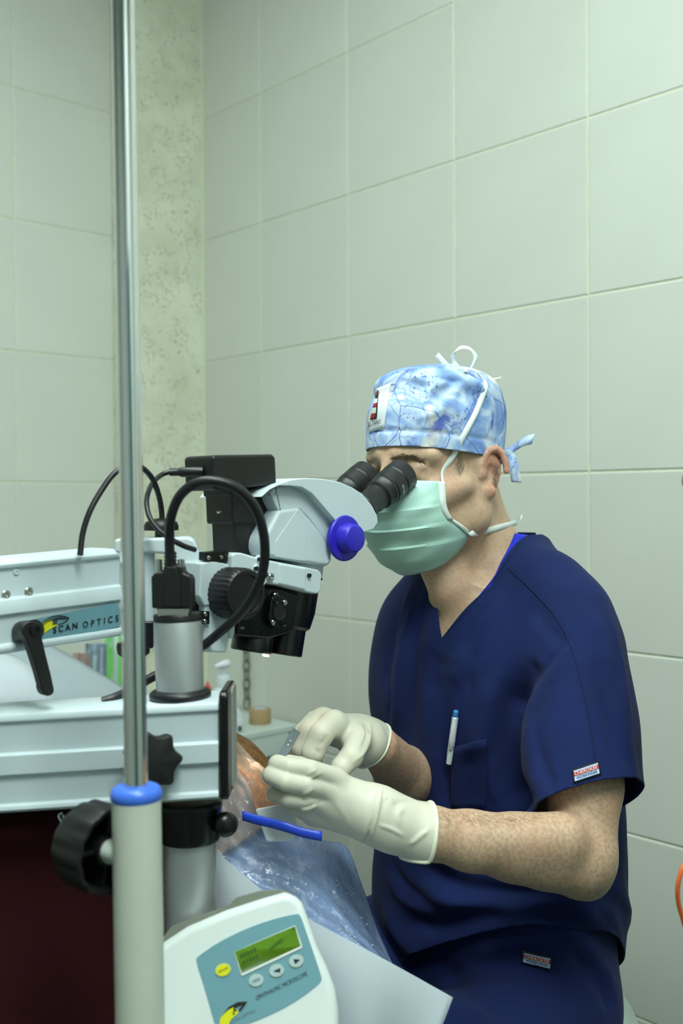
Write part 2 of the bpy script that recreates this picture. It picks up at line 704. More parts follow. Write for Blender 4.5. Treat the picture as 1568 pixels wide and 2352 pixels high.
def tile_mesh(w, h):
    t, b = 0.0019, 0.0020
    g = 0.0016
    x0, x1, z0, z1 = g, w - g, g, h - g
    vs = [(x0, 0, z0), (x1, 0, z0), (x1, 0, z1), (x0, 0, z1),
          (x0, t - b * .6, z0), (x1, t - b * .6, z0), (x1, t - b * .6, z1), (x0, t - b * .6, z1),
          (x0 + b, t, z0 + b), (x1 - b, t, z0 + b), (x1 - b, t, z1 - b), (x0 + b, t, z1 - b)]
    fs = [(8, 9, 10, 11)]
    for i in range(4):
        j = (i + 1) % 4
        fs += [(i, j, 4 + j, 4 + i), (4 + i, 4 + j, 8 + j, 8 + i)]
    me = bpy.data.meshes.new('tile')
    me.from_pydata(vs, [], fs)
    bm = bmesh.new()
    bm.from_mesh(me)
    bmesh.ops.recalc_face_normals(bm, faces=bm.faces)
    # open at the back: make sure the front looks out along +y
    if [f for f in bm.faces if len(f.verts) == 4 and abs(f.normal.y) > .9][0].normal.y < 0:
        bmesh.ops.reverse_faces(bm, faces=bm.faces)
    bm.to_mesh(me)
    bm.free()
    me.materials.append(M_TILE)
    return me

def structure(o):
    o['kind'] = 'structure'
    return o

def wall(name, a, b, nrm, m, z0=0.0, z1=CEIL, t=0.1):
    """slab whose room face runs a -> b; nrm points into the room"""
    near = [a + UP * z0, b + UP * z0, b + UP * z1, a + UP * z1]
    vs, fs = prism_geo(near, nrm, t)
    return structure(mk(name, vs, fs, m, None, smooth=False))

NR, NL = -E2, D                                # inward normals of right and left wall
c_r, c_l = K + D * LEN_R, K - E2 * LEN_L
c_n = K + D * LEN_R - E2 * LEN_L
w_right = wall('wall_right', K, c_r, NR, M_GROUT)
w_left = wall('wall_left', c_l, K, NL, M_GROUT)
M_PLAIN = mat('painted plaster', (0.45, 0.50, 0.48), 0.7, var=0.03)
wall('wall_near', c_r, c_n, -D, M_PLAIN)
wall('wall_far', c_n, c_l, E2, M_PLAIN)
M_FLOOR = mat('grey green vinyl floor', (0.06, 0.07, 0.065), 0.4, var=0.12, scale=60)
fl = [K, c_l, c_n, c_r]
structure(mk('floor', *prism_geo(fl, UP, 0.1), M_FLOOR, None, smooth=False))
M_CEIL = mat('white ceiling paint', (0.55, 0.60, 0.56), 0.8, var=0.02)
structure(mk('ceiling', *prism_geo([p + UP * (CEIL + 0.1) for p in fl], UP, 0.1), M_CEIL, None, smooth=False))

def lay_tiles(parent, origin, direc, nrm, i0, i1, first_w=None):
    """columns i0..i1 (from the joint at origin, along direc), rows from ceiling to floor"""
    full = tile_mesh(T, T)
    part = tile_mesh(first_w, T) if first_w else None
    rot = Matrix((tuple(direc), tuple(nrm), tuple(UP))).transposed().to_4x4()
    for i in range(i0, i1):
        for j in range(-2, 7):
            me, p = full, origin + direc * (i * T)
            if i == i0 and part:
                me, p = part, origin + direc * (i * T + T - first_w)
            o = bpy.data.objects.new('tile', me)
            C.objects.link(o)
            o.parent = parent
            o.matrix_basis = Matrix.Translation(p + UP * (ZTOP - (j + 1) * T)) @ rot

lay_tiles(w_right, PR, D, NR, -1, 10, first_w=0.257)
# left wall: columns run away from the corner
colr = PL + E2 * T                              # joint nearest the corner
lay_tiles(w_left, PL, -E2, NL, -1, 8)
m_left = mat('x', '#FFFFFF')

# the terrazzo-clad column in the corner
def terrazzo():
    m = bpy.data.materials.new('speckled terrazzo')
    m.use_nodes = True
    nt = m.node_tree
    b = nt.nodes['Principled BSDF']
    tc = nt.nodes.new('ShaderNodeTexCoord')
    v1 = nt.nodes.new('ShaderNodeTexVoronoi')
    v1.inputs['Scale'].default_value = 110
    v1.inputs['Randomness'].default_value = 1
    nt.links.new(tc.outputs['Object'], v1.inputs['Vector'])
    r1 = nt.nodes.new('ShaderNodeValToRGB')
    r1.color_ramp.elements[0].position = 0.22
    r1.color_ramp.elements[1].position = 0.42
    r1.color_ramp.elements[0].color = (1, 1, 1, 1)
    r1.color_ramp.elements[1].color = (0, 0, 0, 1)
    nt.links.new(v1.outputs['Distance'], r1.inputs['Fac'])
    n1 = nt.nodes.new('ShaderNodeTexNoise')
    n1.inputs['Scale'].default_value = 28
    n1.inputs['Detail'].default_value = 3
    nt.links.new(tc.outputs['Object'], n1.inputs['Vector'])
    r2 = nt.nodes.new('ShaderNodeValToRGB')
    r2.color_ramp.elements[0].position = 0.42
    r2.color_ramp.elements[1].position = 0.60
    nt.links.new(n1.outputs['Fac'], r2.inputs['Fac'])
    mul = nt.nodes.new('ShaderNodeMath')
    mul.operation = 'MULTIPLY'
    nt.links.new(r1.outputs['Color'], mul.inputs[0])
    nt.links.new(r2.outputs['Color'], mul.inputs[1])
    n2 = nt.nodes.new('ShaderNodeTexNoise')
    n2.inputs['Scale'].default_value = 9
    n2.inputs['Detail'].default_value = 6
    nt.links.new(tc.outputs['Object'], n2.inputs['Vector'])
    r3 = nt.nodes.new('ShaderNodeValToRGB')
    r3.color_ramp.elements[0].position = 0.35
    r3.color_ramp.elements[1].position = 0.65
    r3.color_ramp.elements[0].color = (0.60, 0.63, 0.49, 1)
    r3.color_ramp.elements[1].color = (0.72, 0.75, 0.62, 1)
    nt.links.new(n2.outputs['Fac'], r3.inputs['Fac'])
    n3 = nt.nodes.new('ShaderNodeTexNoise')
    n3.inputs['Scale'].default_value = 300
    nt.links.new(tc.outputs['Object'], n3.inputs['Vector'])
    r4 = nt.nodes.new('ShaderNodeValToRGB')
    r4.color_ramp.elements[0].position = 0.4
    r4.color_ramp.elements[1].position = 0.6
    r4.color_ramp.elements[0].color = (0.30, 0.36, 0.34, 1)
    r4.color_ramp.elements[1].color = (0.40, 0.33, 0.22, 1)
    nt.links.new(n3.outputs['Fac'], r4.inputs['Fac'])
    mx = nt.nodes.new('ShaderNodeMix')
    mx.data_type = 'RGBA'
    nt.links.new(mul.outputs[0], mx.inputs[0])
    nt.links.new(r3.outputs['Color'], mx.inputs[6])
    nt.links.new(r4.outputs['Color'], mx.inputs[7])
    nt.links.new(mx.outputs[2], b.inputs['Base Color'])
    b.inputs['Roughness'].default_value = 0.6
    return m
M_TERR = terrazzo()
cr = PR - D * 0.257                             # where the column meets the right wall
cl = cr - E2 * 0.219
colw = [cr, cl, cl - D * 0.114, cr - D * 0.114]
column = structure(mk('trim_1', *prism_geo([p + UP * CEIL for p in colw], UP, CEIL), M_TERR, None, bevel=0.004))
M_TRIMG = mat('pale green filler strip', (0.66, 0.73, 0.55), 0.6, var=0.03)
structure(mk('trim_2', *prism_geo([p + UP * CEIL for p in (cr, cr - E2 * 0.009, cr - E2 * 0.009 + D * 0.004, cr + D * 0.004)], UP, CEIL), M_TRIMG, None, smooth=False))
structure(mk('trim_3', *prism_geo([p + UP * CEIL for p in (cl + D * 0.004, cl - E2 * 0.004 + D * 0.004, cl - E2 * 0.004 - D * 0.01, cl - D * 0.01, cl + D * .0, cl + E2 * 0.008 + D * .0, cl + E2 * 0.008 + D * 0.004)], UP, CEIL), M_TRIMG, None, smooth=False))

# unseen door behind the camera, added for dark teal reflections in the chrome
M_DOOR = mat('dark teal added door paint', '#1E5A58', 0.4, var=0.04)
dc = c_n + (c_r - c_n) * 0.42 - D * 0.03
dx = (c_r - c_n).normalized()
door = structure(mk('added_door_1', *prism_geo([dc - dx * .45, dc + dx * .45, dc + dx * .45 + UP * 2.05, dc - dx * .45 + UP * 2.05], -D, 0.03), M_DOOR, None, bevel=0.004))
lathe('added_door_handle', [(0.001, 0), (0.012, 0), (0.012, .05), (0.02, .052), (0.02, .07), (0.001, .072)], dc + dx * .38 + UP * 1.02, -D, M_STEEL, door, n=16)

# ceiling lights
M_DIFF = []
for i, (lx, ly, la, lb, st) in enumerate(LIGHT_PANELS):
    c0 = V((lx, ly, CEIL))
    r = thing('ceiling_light', ['white ceiling light panel over the surgeon', 'white ceiling light panel behind the camera'][i], 'light', c0, 'ceiling light panels')
    fr = []
    for sx, sy, hx, hy in ((0, lb / 2, la / 2 + .02, .02), (0, -lb / 2, la / 2 + .02, .02), (la / 2, 0, .02, lb / 2), (-la / 2, 0, .02, lb / 2)):
        box('frame', c0 + D * sx + E2 * sy - UP * 0.012, (D, E2, UP), (hx, hy, 0.012), M_WHITE2, r, bevel=0.002)
    md = mat('lamp diffuser %d' % i, '#FFFFFF', 0.6, emit=LIGHT_COL + (st,))
    box('diffuser', c0 - UP * 0.010, (D, E2, UP), (la / 2 - .02, lb / 2 - .02, 0.004), md, r, bevel=0.0)
# ================================================================ drip stand
def drip_stand():
    a, b = P(281.5, 0, .86), P(311.5, 1790, .86)
    ax = (a - b).normalized()
    lo0 = P(313, 1836, .86)
    foot = lo0 + (-ax) * ((lo0.z - 0.06) / ax.z)
    r = thing('drip_stand', 'chrome and pale green drip stand pole with blue collar in the foreground', 'drip stand', (foot.x, foot.y, 0))
    top = b + ax * ((2.25 - b.z) / ax.z)
    M_PAINT = mat('pale sage painted tube', '#C5CCBE', 0.35, var=0.02)
    tube('upper_tube', [lo0 - ax * .05, top], 0.0096, M_CHROME, r, n=40)
    tube('lower_tube', [foot, lo0], 0.0201, M_PAINT, r, n=40)
    prof = []
    for k in range(13):
        t = math.pi * k / 12
        prof.append((0.0150 + 0.0062 * math.sin(t), -0.0075 * math.cos(t)))
    prof = [(0.0094, -.0075)] + prof + [(0.0094, .0075)]
    lathe('collar', prof, lo0 + ax * 0.004, ax, M_CLEARBLUE, r, n=48, sharp=70)
    # hooks
    for s in (-1, 1):
        pts = [top, top + V((s * .03, 0, .02)), top + V((s * .08, 0, .02)), top + V((s * .11, 0, .0)), top + V((s * .13, 0, .02)), top + V((s * .13, 0, .05))]
        tube('hook', pts, 0.004, M_CHROME, r, n=10, sm=5)
    # five-star base
    for k in range(5):
        an = 2 * math.pi * k / 5 + .3
        d = V((math.cos(an), math.sin(an), 0))
        tube('base_leg', [V((foot.x, foot.y, .075)), V((foot.x, foot.y, .06)) + d * .27], [0.016, 0.011], M_PAINT, r, n=12)
        lathe('castor', [(0.003, -.011), (.023, -.011), (.025, 0), (.023, .011), (.003, .011)], V((foot.x, foot.y, .026)) + d * .27, d.cross(UP), M_RUBBER, r, n=20)
    # clamp hand wheel on the left of the tube
    hub = P(262, 1957, .868)
    aw = V((-.80, .60, 0.03)).normalized()
    lathe('clamp_stud', [(.002, -.012), (.0085, -.010), (.0105, .004), (.0075, .012), (.006, .03), (.002, .03)], hub, aw, mat('pale nylon', '#CFDAD2', .4), r, n=20)
    prof = [(.012, .006), (.013, .005), (.013, .030), (.030, .031, .3), (.0305, .004, 1), (.0315, .0015, 1), (.0345, .0015, 1), (.0355, .006, 1), (.0350, .034, 1), (.031, .041, .6), (.004, .043)]
    lathe('hand_wheel', prof, hub, aw, M_BLACK, r, n=96, ribs=14, ribamp=.045, ribpow=.45, sharp=40)
    x, y, z = basis(aw)
    for k in range(4):
        d = x * math.cos(k * math.pi / 2 + .1) + y * math.sin(k * math.pi / 2 + .1)
        box('wheel_rib', hub + aw * .02 + d * .021, (d, aw, d.cross(aw)), (.010, .011, .0016), M_BLACK, r, bevel=0)
drip_stand()

# ================================================================ microscope
base_pt = P(436, 2000, 1.035)
scope = thing('surgical_microscope', 'white and black ophthalmic operating microscope on jointed arms with control console', 'microscope', (base_pt.x, base_pt.y, 0))

def arm(name, L, R, prof, width, m, parent, bevel=.0012):
    tl, bl = P(L[0], L[1], L[3]), P(L[0], L[2], L[3])
    tr, br = P(R[0], R[1], R[3]), P(R[0], R[2], R[3])
    e = (tr - tl).normalized()
    n = e.cross((tl - bl).normalized()).normalized()
    if n.dot(CAM - tl) < 0:
        n = -n
    n.z = 0
    n.normalize()
    rings = []
    for t, b in ((tl, bl), (tr, br)):
        ring = [t.lerp(b, v) + n * s for v, s in prof]
        rings.append(ring)
    k = len(prof)
    vs = rings[0] + rings[1]
    fs = [tuple(range(k)), tuple(range(2 * k - 1, k - 1, -1))]
    for i in range(k):
        j = (i + 1) % k
        fs.append((i, j, k + j, k + i))
    return mk(name, vs, fs, m, parent, bevel=bevel, seg=2), n, e

def bead(v0, v1, s0, s1, k=6):
    """a rounded lip of the profile between heights v0 and v1"""
    return [(v0 + (v1 - v0) * i / k, s0 + (s1 - s0) * math.sin(math.pi * i / k)) for i in range(k + 1)]

WL = 0.070
profL = [(0.0, -.006), (.012, -.0018), (.05, 0.0), (.085, .0), (.10, -.003), (.40, -.003), (.41, .0015), (.425, .0015), (.61, .0015), (.62, -.001), (.63, -.003), (.905, -.003), (.915, .0), (.96, .001), (.99, -.003), (1.0, -.007), (1.0, -WL + .006), (.97, -WL), (.03, -WL), (0.0, -WL + .006)]
lower, nLo, eLo = arm('lower_arm', (-250, 1654, 1889, 1.0), (502, 1613, 1839, 1.0), profL, WL, M_WHITE, scope)
profU = [(0.0, -.008), (.01, -.002), (.05, .001), (.09, .0), (.10, -.003), (.405, -.003), (.415, .001), (.425, .0015), (.575, .0015), (.585, -.001), (.60, -.0025), (.885, -.0025), (.895, .001), (.93, .002), (.97, .001), (.99, -.003), (1.0, -.008), (1.0, -.058), (.0, -.058)]
upper, nUp, eUp = arm('upper_arm', (-250, 1310, 1546, .93), (279, 1261, 1463, 1.094), profU, .058, M_WHITE, scope)
# joint block at the far left end that carries both arms
jc = P(-250, 1600, .99)
tube('arm_joint', [V((jc.x, jc.y + .03, P(-250, 1900, 1.0).z)), V((jc.x, jc.y + .03, P(-250, 1300, .95).z))], .034, M_WHITE, scope, n=32)

# end cap of the lower arm
up_l = UP
capc = P(514, 1714, 1.0) - nLo * (WL / 2 - .002)
cap_pts = []
for y, s in ((-.0525, -.030), (-.0485, -.036), (.0485, -.036), (.0525, -.030), (.0525, .030), (.0485, .036), (-.0485, .036), (-.0525, .030)):
    cap_pts.append(capc + UP * y + nLo * s)
prism('end_cap', [p + eLo * .0045 for p in cap_pts], eLo, .009, M_BLACKG, scope, bevel=.003)
prism('end_plate', [capc - nLo * .014 + UP * ((p - capc).z * .95) + nLo * ((p - capc).dot(nLo) * .55) + eLo * .0056 for p in cap_pts], eLo, .003, mat('grey rubber edge', '#8E9490', .5), scope, bevel=.001)

# star knob on the lower arm
sk = P(344, 1746, .985)
stn = (nLo + V((.55, 0, .05))).normalized()
lathe('star_knob', [(.010, -.018), (.012, -.006, .2), (.0215, -.004, 1), (.0235, .002, 1), (.0235, .010, 1), (.0215, .014, 1), (.012, .016, .3), (.002, .0165)], sk, stn, M_BLACK, scope, n=112, ribs=7, ribamp=.24, ribpow=1.6, sharp=50)

# column below the lower arm
colx = base_pt
ztop = P(436, 1838, 1.035).z
zcol = P(436, 1925, 1.035).z
tube('column', [V((colx.x, colx.y, .09)), V((colx.x, colx.y, zcol + .01))], .0258, M_ALU, scope, n=48)
lathe('collar', [(.026, -.038), (.0295, -.038), (.0312, -.034), (.0312, -.010), (.0325, -.006), (.0325, -.001), (.029, .001), (.026, .001)], V((colx.x, colx.y, ztop)), UP, M_BLACKG, scope, n=48, sharp=40)
kn = P(517, 1893, 1.02)
lathe('clamp_knob', [(.004, -.03), (.004, -.006), (.0095, -.005), (.0118, -.002), (.0122, .003), (.0105, .0075), (.005, .0095), (.001, .0098)], kn, V((.45, -.86, .12)), M_BLACKG, scope, n=36, sharp=50)
for k in range(4):
    an = k * math.pi / 2 + .8
    d = V((math.cos(an), math.sin(an), 0))
    tube('base_leg', [V((colx.x, colx.y, .075)), V((colx.x, colx.y, .07)) + d * .33], [.03, .022], M_WHITE, scope, n=14)
    lathe('castor', [(.003, -.014), (.032, -.014), (.034, 0), (.032, .014), (.003, .014)], V((colx.x, colx.y, .036)) + d * .33, d.cross(UP), M_RUBBER, scope, n=20)

# motor housing standing on the arm's right end
mc = P(414, 1596, 1.035)
mtop = P(408, 1425, 1.035)
ma = (mtop - mc).normalized()
hL = (mtop - mc).length
lathe('housing_foot', [(.024, -.004), (.0295, -.003), (.0305, 0), (.030, .003), (.0265, .0055), (.024, .006)], mc, ma, M_RUBBER, scope, n=48, sharp=50)
lathe('motor_housing', [(.002, 0), (.0236, 0), (.0236, hL - .002), (.0230, hL), (.002, hL)], mc, ma, M_ALU, scope, n=48)
lathe('housing_lid', [(.002, hL), (.0238, hL), (.0238, hL + .005), (.0228, hL + .007), (.002, hL + .007)], mc, ma, M_BLACK, scope, n=48)

# serial plug and its cable
pd = 1.015
pn = V((-.10, -.99, 0)).normalized()
pl0 = P(400, 1400, pd)
def PP(px, py, s=0.0):
    return onplane(px, py, pl0 + pn * s, pn)
prism('plug_shell', [PP(358, 1397), PP(436, 1397), PP(432, 1417), PP(362, 1417)], pn, .012, M_STEEL, scope, bevel=.001)
hood = [(348, 1398), (346, 1325), (356, 1315), (372, 1313), (377, 1298), (404, 1298), (418, 1300), (421, 1316), (436, 1322), (440, 1332), (441, 1396)]
prism('plug_hood', [PP(x, y, .004) for x, y in hood], pn, .016, M_BLACK, scope, bevel=.0022)
prism('hood_ridge', [PP(x, y, .0065) for x, y in [(375, 1394), (374, 1325), (382, 1302), (404, 1302), (412, 1330), (414, 1394)]], pn, .006, M_BLACK, scope, bevel=.0015)
for x in (365, 416):
    lathe('thumb_screw', [(.001, 0), (.0033, 0, 1), (.0033, .013, 1), (.001, .0135)], PP(x, 1316, -.004), UP, M_STEEL, scope, n=36, ribs=12, ribamp=.08)
sr = [PP(391, y, -.002) for y in range(1303, 1266, -4)]
tube('strain_relief', sr, [(.0066 if i % 2 == 0 else .0052) for i in range(len(sr))], M_RUBBER, scope, n=16, sharp=60)
loop = [(391, 1300, 1.015), (389, 1240, 1.01), (392, 1190, 1.0), (412, 1140, .99), (450, 1110, .985), (495, 1105, .985), (545, 1122, .99), (585, 1165, 1.0), (605, 1225, 1.01), (607, 1290, 1.02), (590, 1350, 1.03), (555, 1405, 1.045), (505, 1452, 1.06), (455, 1492, 1.085), (400, 1530, 1.09), (345, 1558, 1.08), (300, 1585, 1.06), (262, 1603, 1.045), (235, 1612, 1.04)]
tube('thick_cable', [P(*q) for q in loop], .0048, M_RUBBER, scope, n=14, sm=6)
rear = [(184, 1275, 1.05), (190, 1225, 1.055), (206, 1175, 1.06), (232, 1128, 1.07), (262, 1088, 1.08), (295, 1070, 1.09), (325, 1074, 1.10), (350, 1100, 1.11), (365, 1140, 1.12), (371, 1175, 1.125), (372, 1198, 1.125)]
tube('rear_cable', [P(*q) for q in rear], .0030, M_RUBBER, scope, n=12, sm=6)

# upper bracket (pivot yoke) to the right of the upper arm
bn = V((.12, -.99, 0)).normalized()
b0 = P(370, 1300, 1.095)
def BP(px, py, s=0.0):
    return onplane(px, py, b0 + bn * s, bn)
yoke = [(262, 1238), (432, 1234), (446, 1240), (452, 1252), (474, 1318), (474, 1336), (466, 1352), (440, 1384), (428, 1392), (402, 1392), (402, 1300), (396, 1284), (382, 1273), (350, 1271), (262, 1271)]
prism('yoke', [BP(x, y) for x, y in yoke], bn, .05, M_WHITE, scope, bevel=.0035)
lathe('pivot_tube', [(.002, 0), (.0105, 0), (.0105, .075), (.002, .075)], P(334, 1432, 1.11), UP, M_WHITE, scope, n=28)
lathe('pivot_disc', [(.001, 0), (.0082, 0), (.0088, -.0008), (.0088, -.003), (.001, -.003)], BP(449, 1331, .001), bn, M_STEEL, scope, n=32)
lathe('yoke_knob', [(.007, -.02), (.0072, 0), (.0176, .0005, 1), (.0178, .005, 1), (.0165, .0095, .6), (.009, .0125), (.004, .0135), (.001, .0138)], P(371, 1219, 1.125), UP, M_BLACK, scope, n=60, ribs=5, ribamp=.06, sharp=50)
lathe('under_knob', [(.0065, .03), (.0065, .008), (.0165, .0075, 1), (.0172, .003, 1), (.0165, -.004, .6), (.012, -.008), (.001, -.009)], P(307, 1492, 1.12), UP, M_BLACK, scope, n=60, ribs=5, ribamp=.06, sharp=50)
prism('pivot_stop', [BP(x, y, .0) for x, y in [(322, 1428), (352, 1428), (352, 1490), (322, 1490)]], bn, .02, M_BLACKG, scope, bevel=.002)

# ---- microscope head: faces the surgeon (away and to the right)
A = V((.7071, .7071, 0))
SD = V((.7071, -.7071, 0))
O = P(650, 1300, 1.19)
def MP(px, py, s=0.0):
    return onplane(px, py, O + SD * s, SD)
def mprism(name, pts, s, t, m, bevel=.004, ch=0, parent=None, seg=3, **kw):
    q = [V((x, y, 0)) for x, y in pts]
    if ch:
        q = chaikin(q, ch)
    return prism(name, [MP(p.x, p.y, s) for p in q], SD, t, m, parent or scope, bevel=bevel, seg=seg, **kw)
def screw(px, py, s, r=.003, hole=False, n=SD, parent=None):
    p = MP(px, py, s)
    if hole:
        lathe('screw_hole', [(.0005, .0002), (r, .0002), (r * 1.12, .0006), (r * 1.12, -.002), (.0005, -.002)], p, n, M_BLACKG, parent or scope, n=18)
    else:
        lathe('screw', [(.0004, .0002), (r * .42, .0003), (r * .45, .0016), (r * .8, .0016), (r, .0008), (r, -.002), (.0005, -.002)], p, n, M_STEEL, parent or scope, n=20, sharp=30)

zoom = mprism('zoom_body', [(641, 1171), (684, 1165), (694, 1170), (716, 1195), (742, 1228), (762, 1258), (764, 1272), (763, 1294), (752, 1301), (730, 1299), (680, 1290), (609, 1279), (604, 1262), (604, 1240)], .036, .085, M_WHITE, bevel=.005)
mprism('zoom_facet', [(684, 1169), (693, 1173), (712, 1200), (704, 1240), (702, 1289), (680, 1287), (632, 1279), (632, 1244)], .0364, .02, M_WHITE, bevel=.0008)
neck = mprism('gooseneck', [(622, 1125), (640, 1117), (672, 1115), (690, 1119), (712, 1132), (746, 1172), (778, 1212), (783, 1245), (760, 1262), (735, 1225), (706, 1186), (690, 1170), (640, 1174), (628, 1150)], .0335, .084, M_WHITE, bevel=.002)
bino = mprism('binocular_head', [(600, 1142), (620, 1126), (640, 1116), (668, 1116), (693, 1119), (716, 1133), (748, 1170), (778, 1205), (800, 1222), (838, 1222), (858, 1215), (868, 1200), (866, 1184), (855, 1162), (832, 1134), (808, 1119), (780, 1107), (740, 1100), (700, 1098), (668, 1102), (638, 1112), (612, 1127)], .045, .108, M_WHITE, bevel=.005)
box('seam', MP(638, 1145, .0335), ((MP(641, 1171, .03) - MP(631, 1122, .03)), SD, UP.cross(SD)), (.0135, .0004, .0003), M_INK, scope, bevel=0)
screw(620, 1134, .034, .0016)
screw(634, 1133, .034, .0016)
# blue magnification knob
kb = MP(790, 1236, .043)
lathe('magnification_knob', [(.002, -.012), (.0100, -.012), (.0100, -.002), (.0255, -.002), (.0265, .0), (.0262, .0022), (.0248, .0035), (.0175, .0038), (.0168, .006), (.0160, .017), (.0148, .0188), (.0135, .0193), (.002, .0193)], kb, SD, M_BLUE, scope, n=56, sharp=40)
# turning ring between zoom body and holder
tax = (UP * .985 + A * .17).normalized()
ringc = MP(676, 1298, -.006)
lathe('turning_ring', [(.002, -.012), (.0335, -.012), (.0335, .012), (.002, .012)], ringc, tax, M_WHITE, scope, n=48)
lathe('dark_gap', [(.002, -.0135), (.0342, -.0135), (.0342, -.0118), (.002, -.0118)], ringc, tax, M_INK, scope, n=48)
# holder: ring mount with arm to the left
mprism('holder', [(533, 1275), (540, 1269), (556, 1270), (600, 1283), (650, 1293), (700, 1302), (732, 1309), (740, 1318), (737, 1357), (730, 1365), (718, 1364), (640, 1345), (612, 1340), (604, 1352), (533, 1352)], .037, .075, M_WHITE, bevel=.004)
mprism('holder_facet', [(640, 1292), (704, 1304), (704, 1358), (640, 1343)], .0385, .02, M_WHITE, bevel=.003)
for q in ((597, 1285), (589, 1306)):
    lathe('bolt_boss', [(.0012, .003), (.0026, .003), (.0045, .003), (.0048, .001), (.0048, -.003), (.001, -.003)], MP(q[0], q[1], .037), SD, M_WHITE, scope, n=20, sharp=30)
    screw(q[0], q[1], .0402, .0022, hole=True)
screw(622, 1325, .040, .0042)
screw(612, 1320, .0375, .002, hole=True)
screw(711, 1322, .0392, .0022, hole=True)
# objective barrel and light housing
bax = (UP * .975 + A * .222).normalized()
bt = MP(672, 1358, -.006)
def along(px, py, s):
    return MP(px, py, s)
lathe('barrel', [(.002, .015), (.0295, .015), (.0295, -.022), (.0265, -.040), (.0225, -.0435), (.002, -.0435)], bt, bax, M_BLACKG, scope, n=48)
ot = bt - bax * .0435
lathe('objective', [(.002, .002), (.0205, .002), (.0222, .0), (.0222, -.029), (.0205, -.030), (.0195, -.0295), (.0192, -.024), (.002, -.024)], ot, bax, M_BLACKG, scope, n=48)
M_GLOW = mat('lit lens', '#FFFFFF', .2, emit=(1.0, .66, .34, 5.0))
lathe('lens', [(.001, -.0245), (.0185, -.0245), (.0185, -.0262), (.001, -.027)], ot, bax, M_GLOW, scope, n=36)
mprism('light_housing', [(548, 1390), (592, 1350), (640, 1348), (690, 1365), (672, 1452), (640, 1462), (618, 1468), (545, 1462)], .026, .05, M_BLACKG, bevel=.004)
it = MP(582, 1463, .0)
lathe('illuminator', [(.002, .002), (.0225, .002), (.0232, 0), (.0232, -.0145), (.0215, -.0165), (.002, -.0165)], it, bax, M_BLACKG, scope, n=48)
lathe('lamp_aperture', [(.0005, -.0), (.0035, -.0), (.0038, -.0065), (.0005, -.007)], MP(612, 1494, .010), bax, M_GLOW, scope, n=16)
plate = mprism('bracket_plate', [(626, 1372), (636, 1366), (650, 1368), (660, 1378), (663, 1392), (658, 1430), (650, 1440), (634, 1441), (622, 1434), (618, 1420), (622, 1385)], .034, .008, M_BLACKG, bevel=.0015)
lathe('plate_bore', [(.0005, .0006), (.0083, .0006), (.0088, .001), (.0088, -.002), (.0005, -.002)], MP(641, 1405, .0341), SD, M_INK, scope, n=28)
for q, hl in (((654, 1384), 0), ((627, 1430), 0), ((633, 1380), 1), ((650, 1433), 1)):
    screw(q[0], q[1], .0348, .0030, hole=bool(hl))
screw(633, 1368, .030, .0036)
screw(613, 1360, .0265, .0022, hole=True)
screw(556, 1442, .0265, .0022)
screw(604, 1450, .0265, .0020, hole=True)
# focus knob
fk = MP(566, 1365, .060)
lathe('focus_knob', [(.002, -.052), (.0245, -.052, 1), (.0262, -.049, 1), (.0262, -.004, 1), (.0255, -.001, .4), (.0245, .0006), (.0205, .0006), (.0200, -.0010), (.002, -.0012)], fk, SD, M_BLACK, scope, n=144, ribs=30, ribamp=.035, ribpow=1.0, sharp=40)
# carriage blocks left of the knob
mprism('carriage', [(462, 1293), (496, 1288), (536, 1300), (536, 1390), (470, 1392), (458, 1370)], .030, .05, M_WHITE, bevel=.002)
mprism('lower_block', [(470, 1385), (541, 1385), (534, 1438), (528, 1462), (521, 1499), (470, 1498)], .028, .05, M_WHITE, bevel=.002)
mprism('block_edge', [(527, 1385), (542, 1385), (539, 1455), (534, 1467), (527, 1467)], .030, .03, M_WHITE, bevel=.0012)
mprism('black_clip', [(472, 1268), (526, 1263), (527, 1290), (505, 1293), (472, 1288)], .030, .012, M_BLACKG, bevel=.001)
screw(479, 1281, .0305, .0022)
screw(508, 1280, .0305, .0022)
mprism('small_plate', [(456, 1404), (482, 1404), (482, 1434), (456, 1434)], .032, .008, M_BLACKG, bevel=.001)
screw(471, 1411, .0325, .0024)
screw(470, 1427, .0325, .0024)
mprism('link_block', [(440, 1370), (470, 1360), (475, 1410), (440, 1420)], .018, .05, M_BLACKG, bevel=.002)
# photo tube and camera
ct, cb = MP(545, 1112, -.008), MP(553, 1295, -.008)
pax = (ct - cb).normalized()
pl = (ct - cb).length
box('photo_tube', (ct + cb) / 2, (A, pax.cross(A), pax), (.0235, .020, pl / 2), M_BLACK, scope, bevel=.003)
box('tube_sleeve', ct - pax * .021, (A, pax.cross(A), pax), (.0275, .0235, .0225), M_BLACK, scope, bevel=.0025)
box('tube_flange', ct - pax * .006, (A, pax.cross(A), pax), (.029, .025, .008), M_BLACK, scope, bevel=.002)
screw(503, 1176, .012, .0018)
screw(590, 1171, .018, .0018)
mprism('camera_housing', [(488, 1047), (500, 1045), (626, 1043), (634, 1049), (637, 1110), (632, 1114), (500, 1127), (491, 1122)], .034, .050, M_BLACK, bevel=.0035)
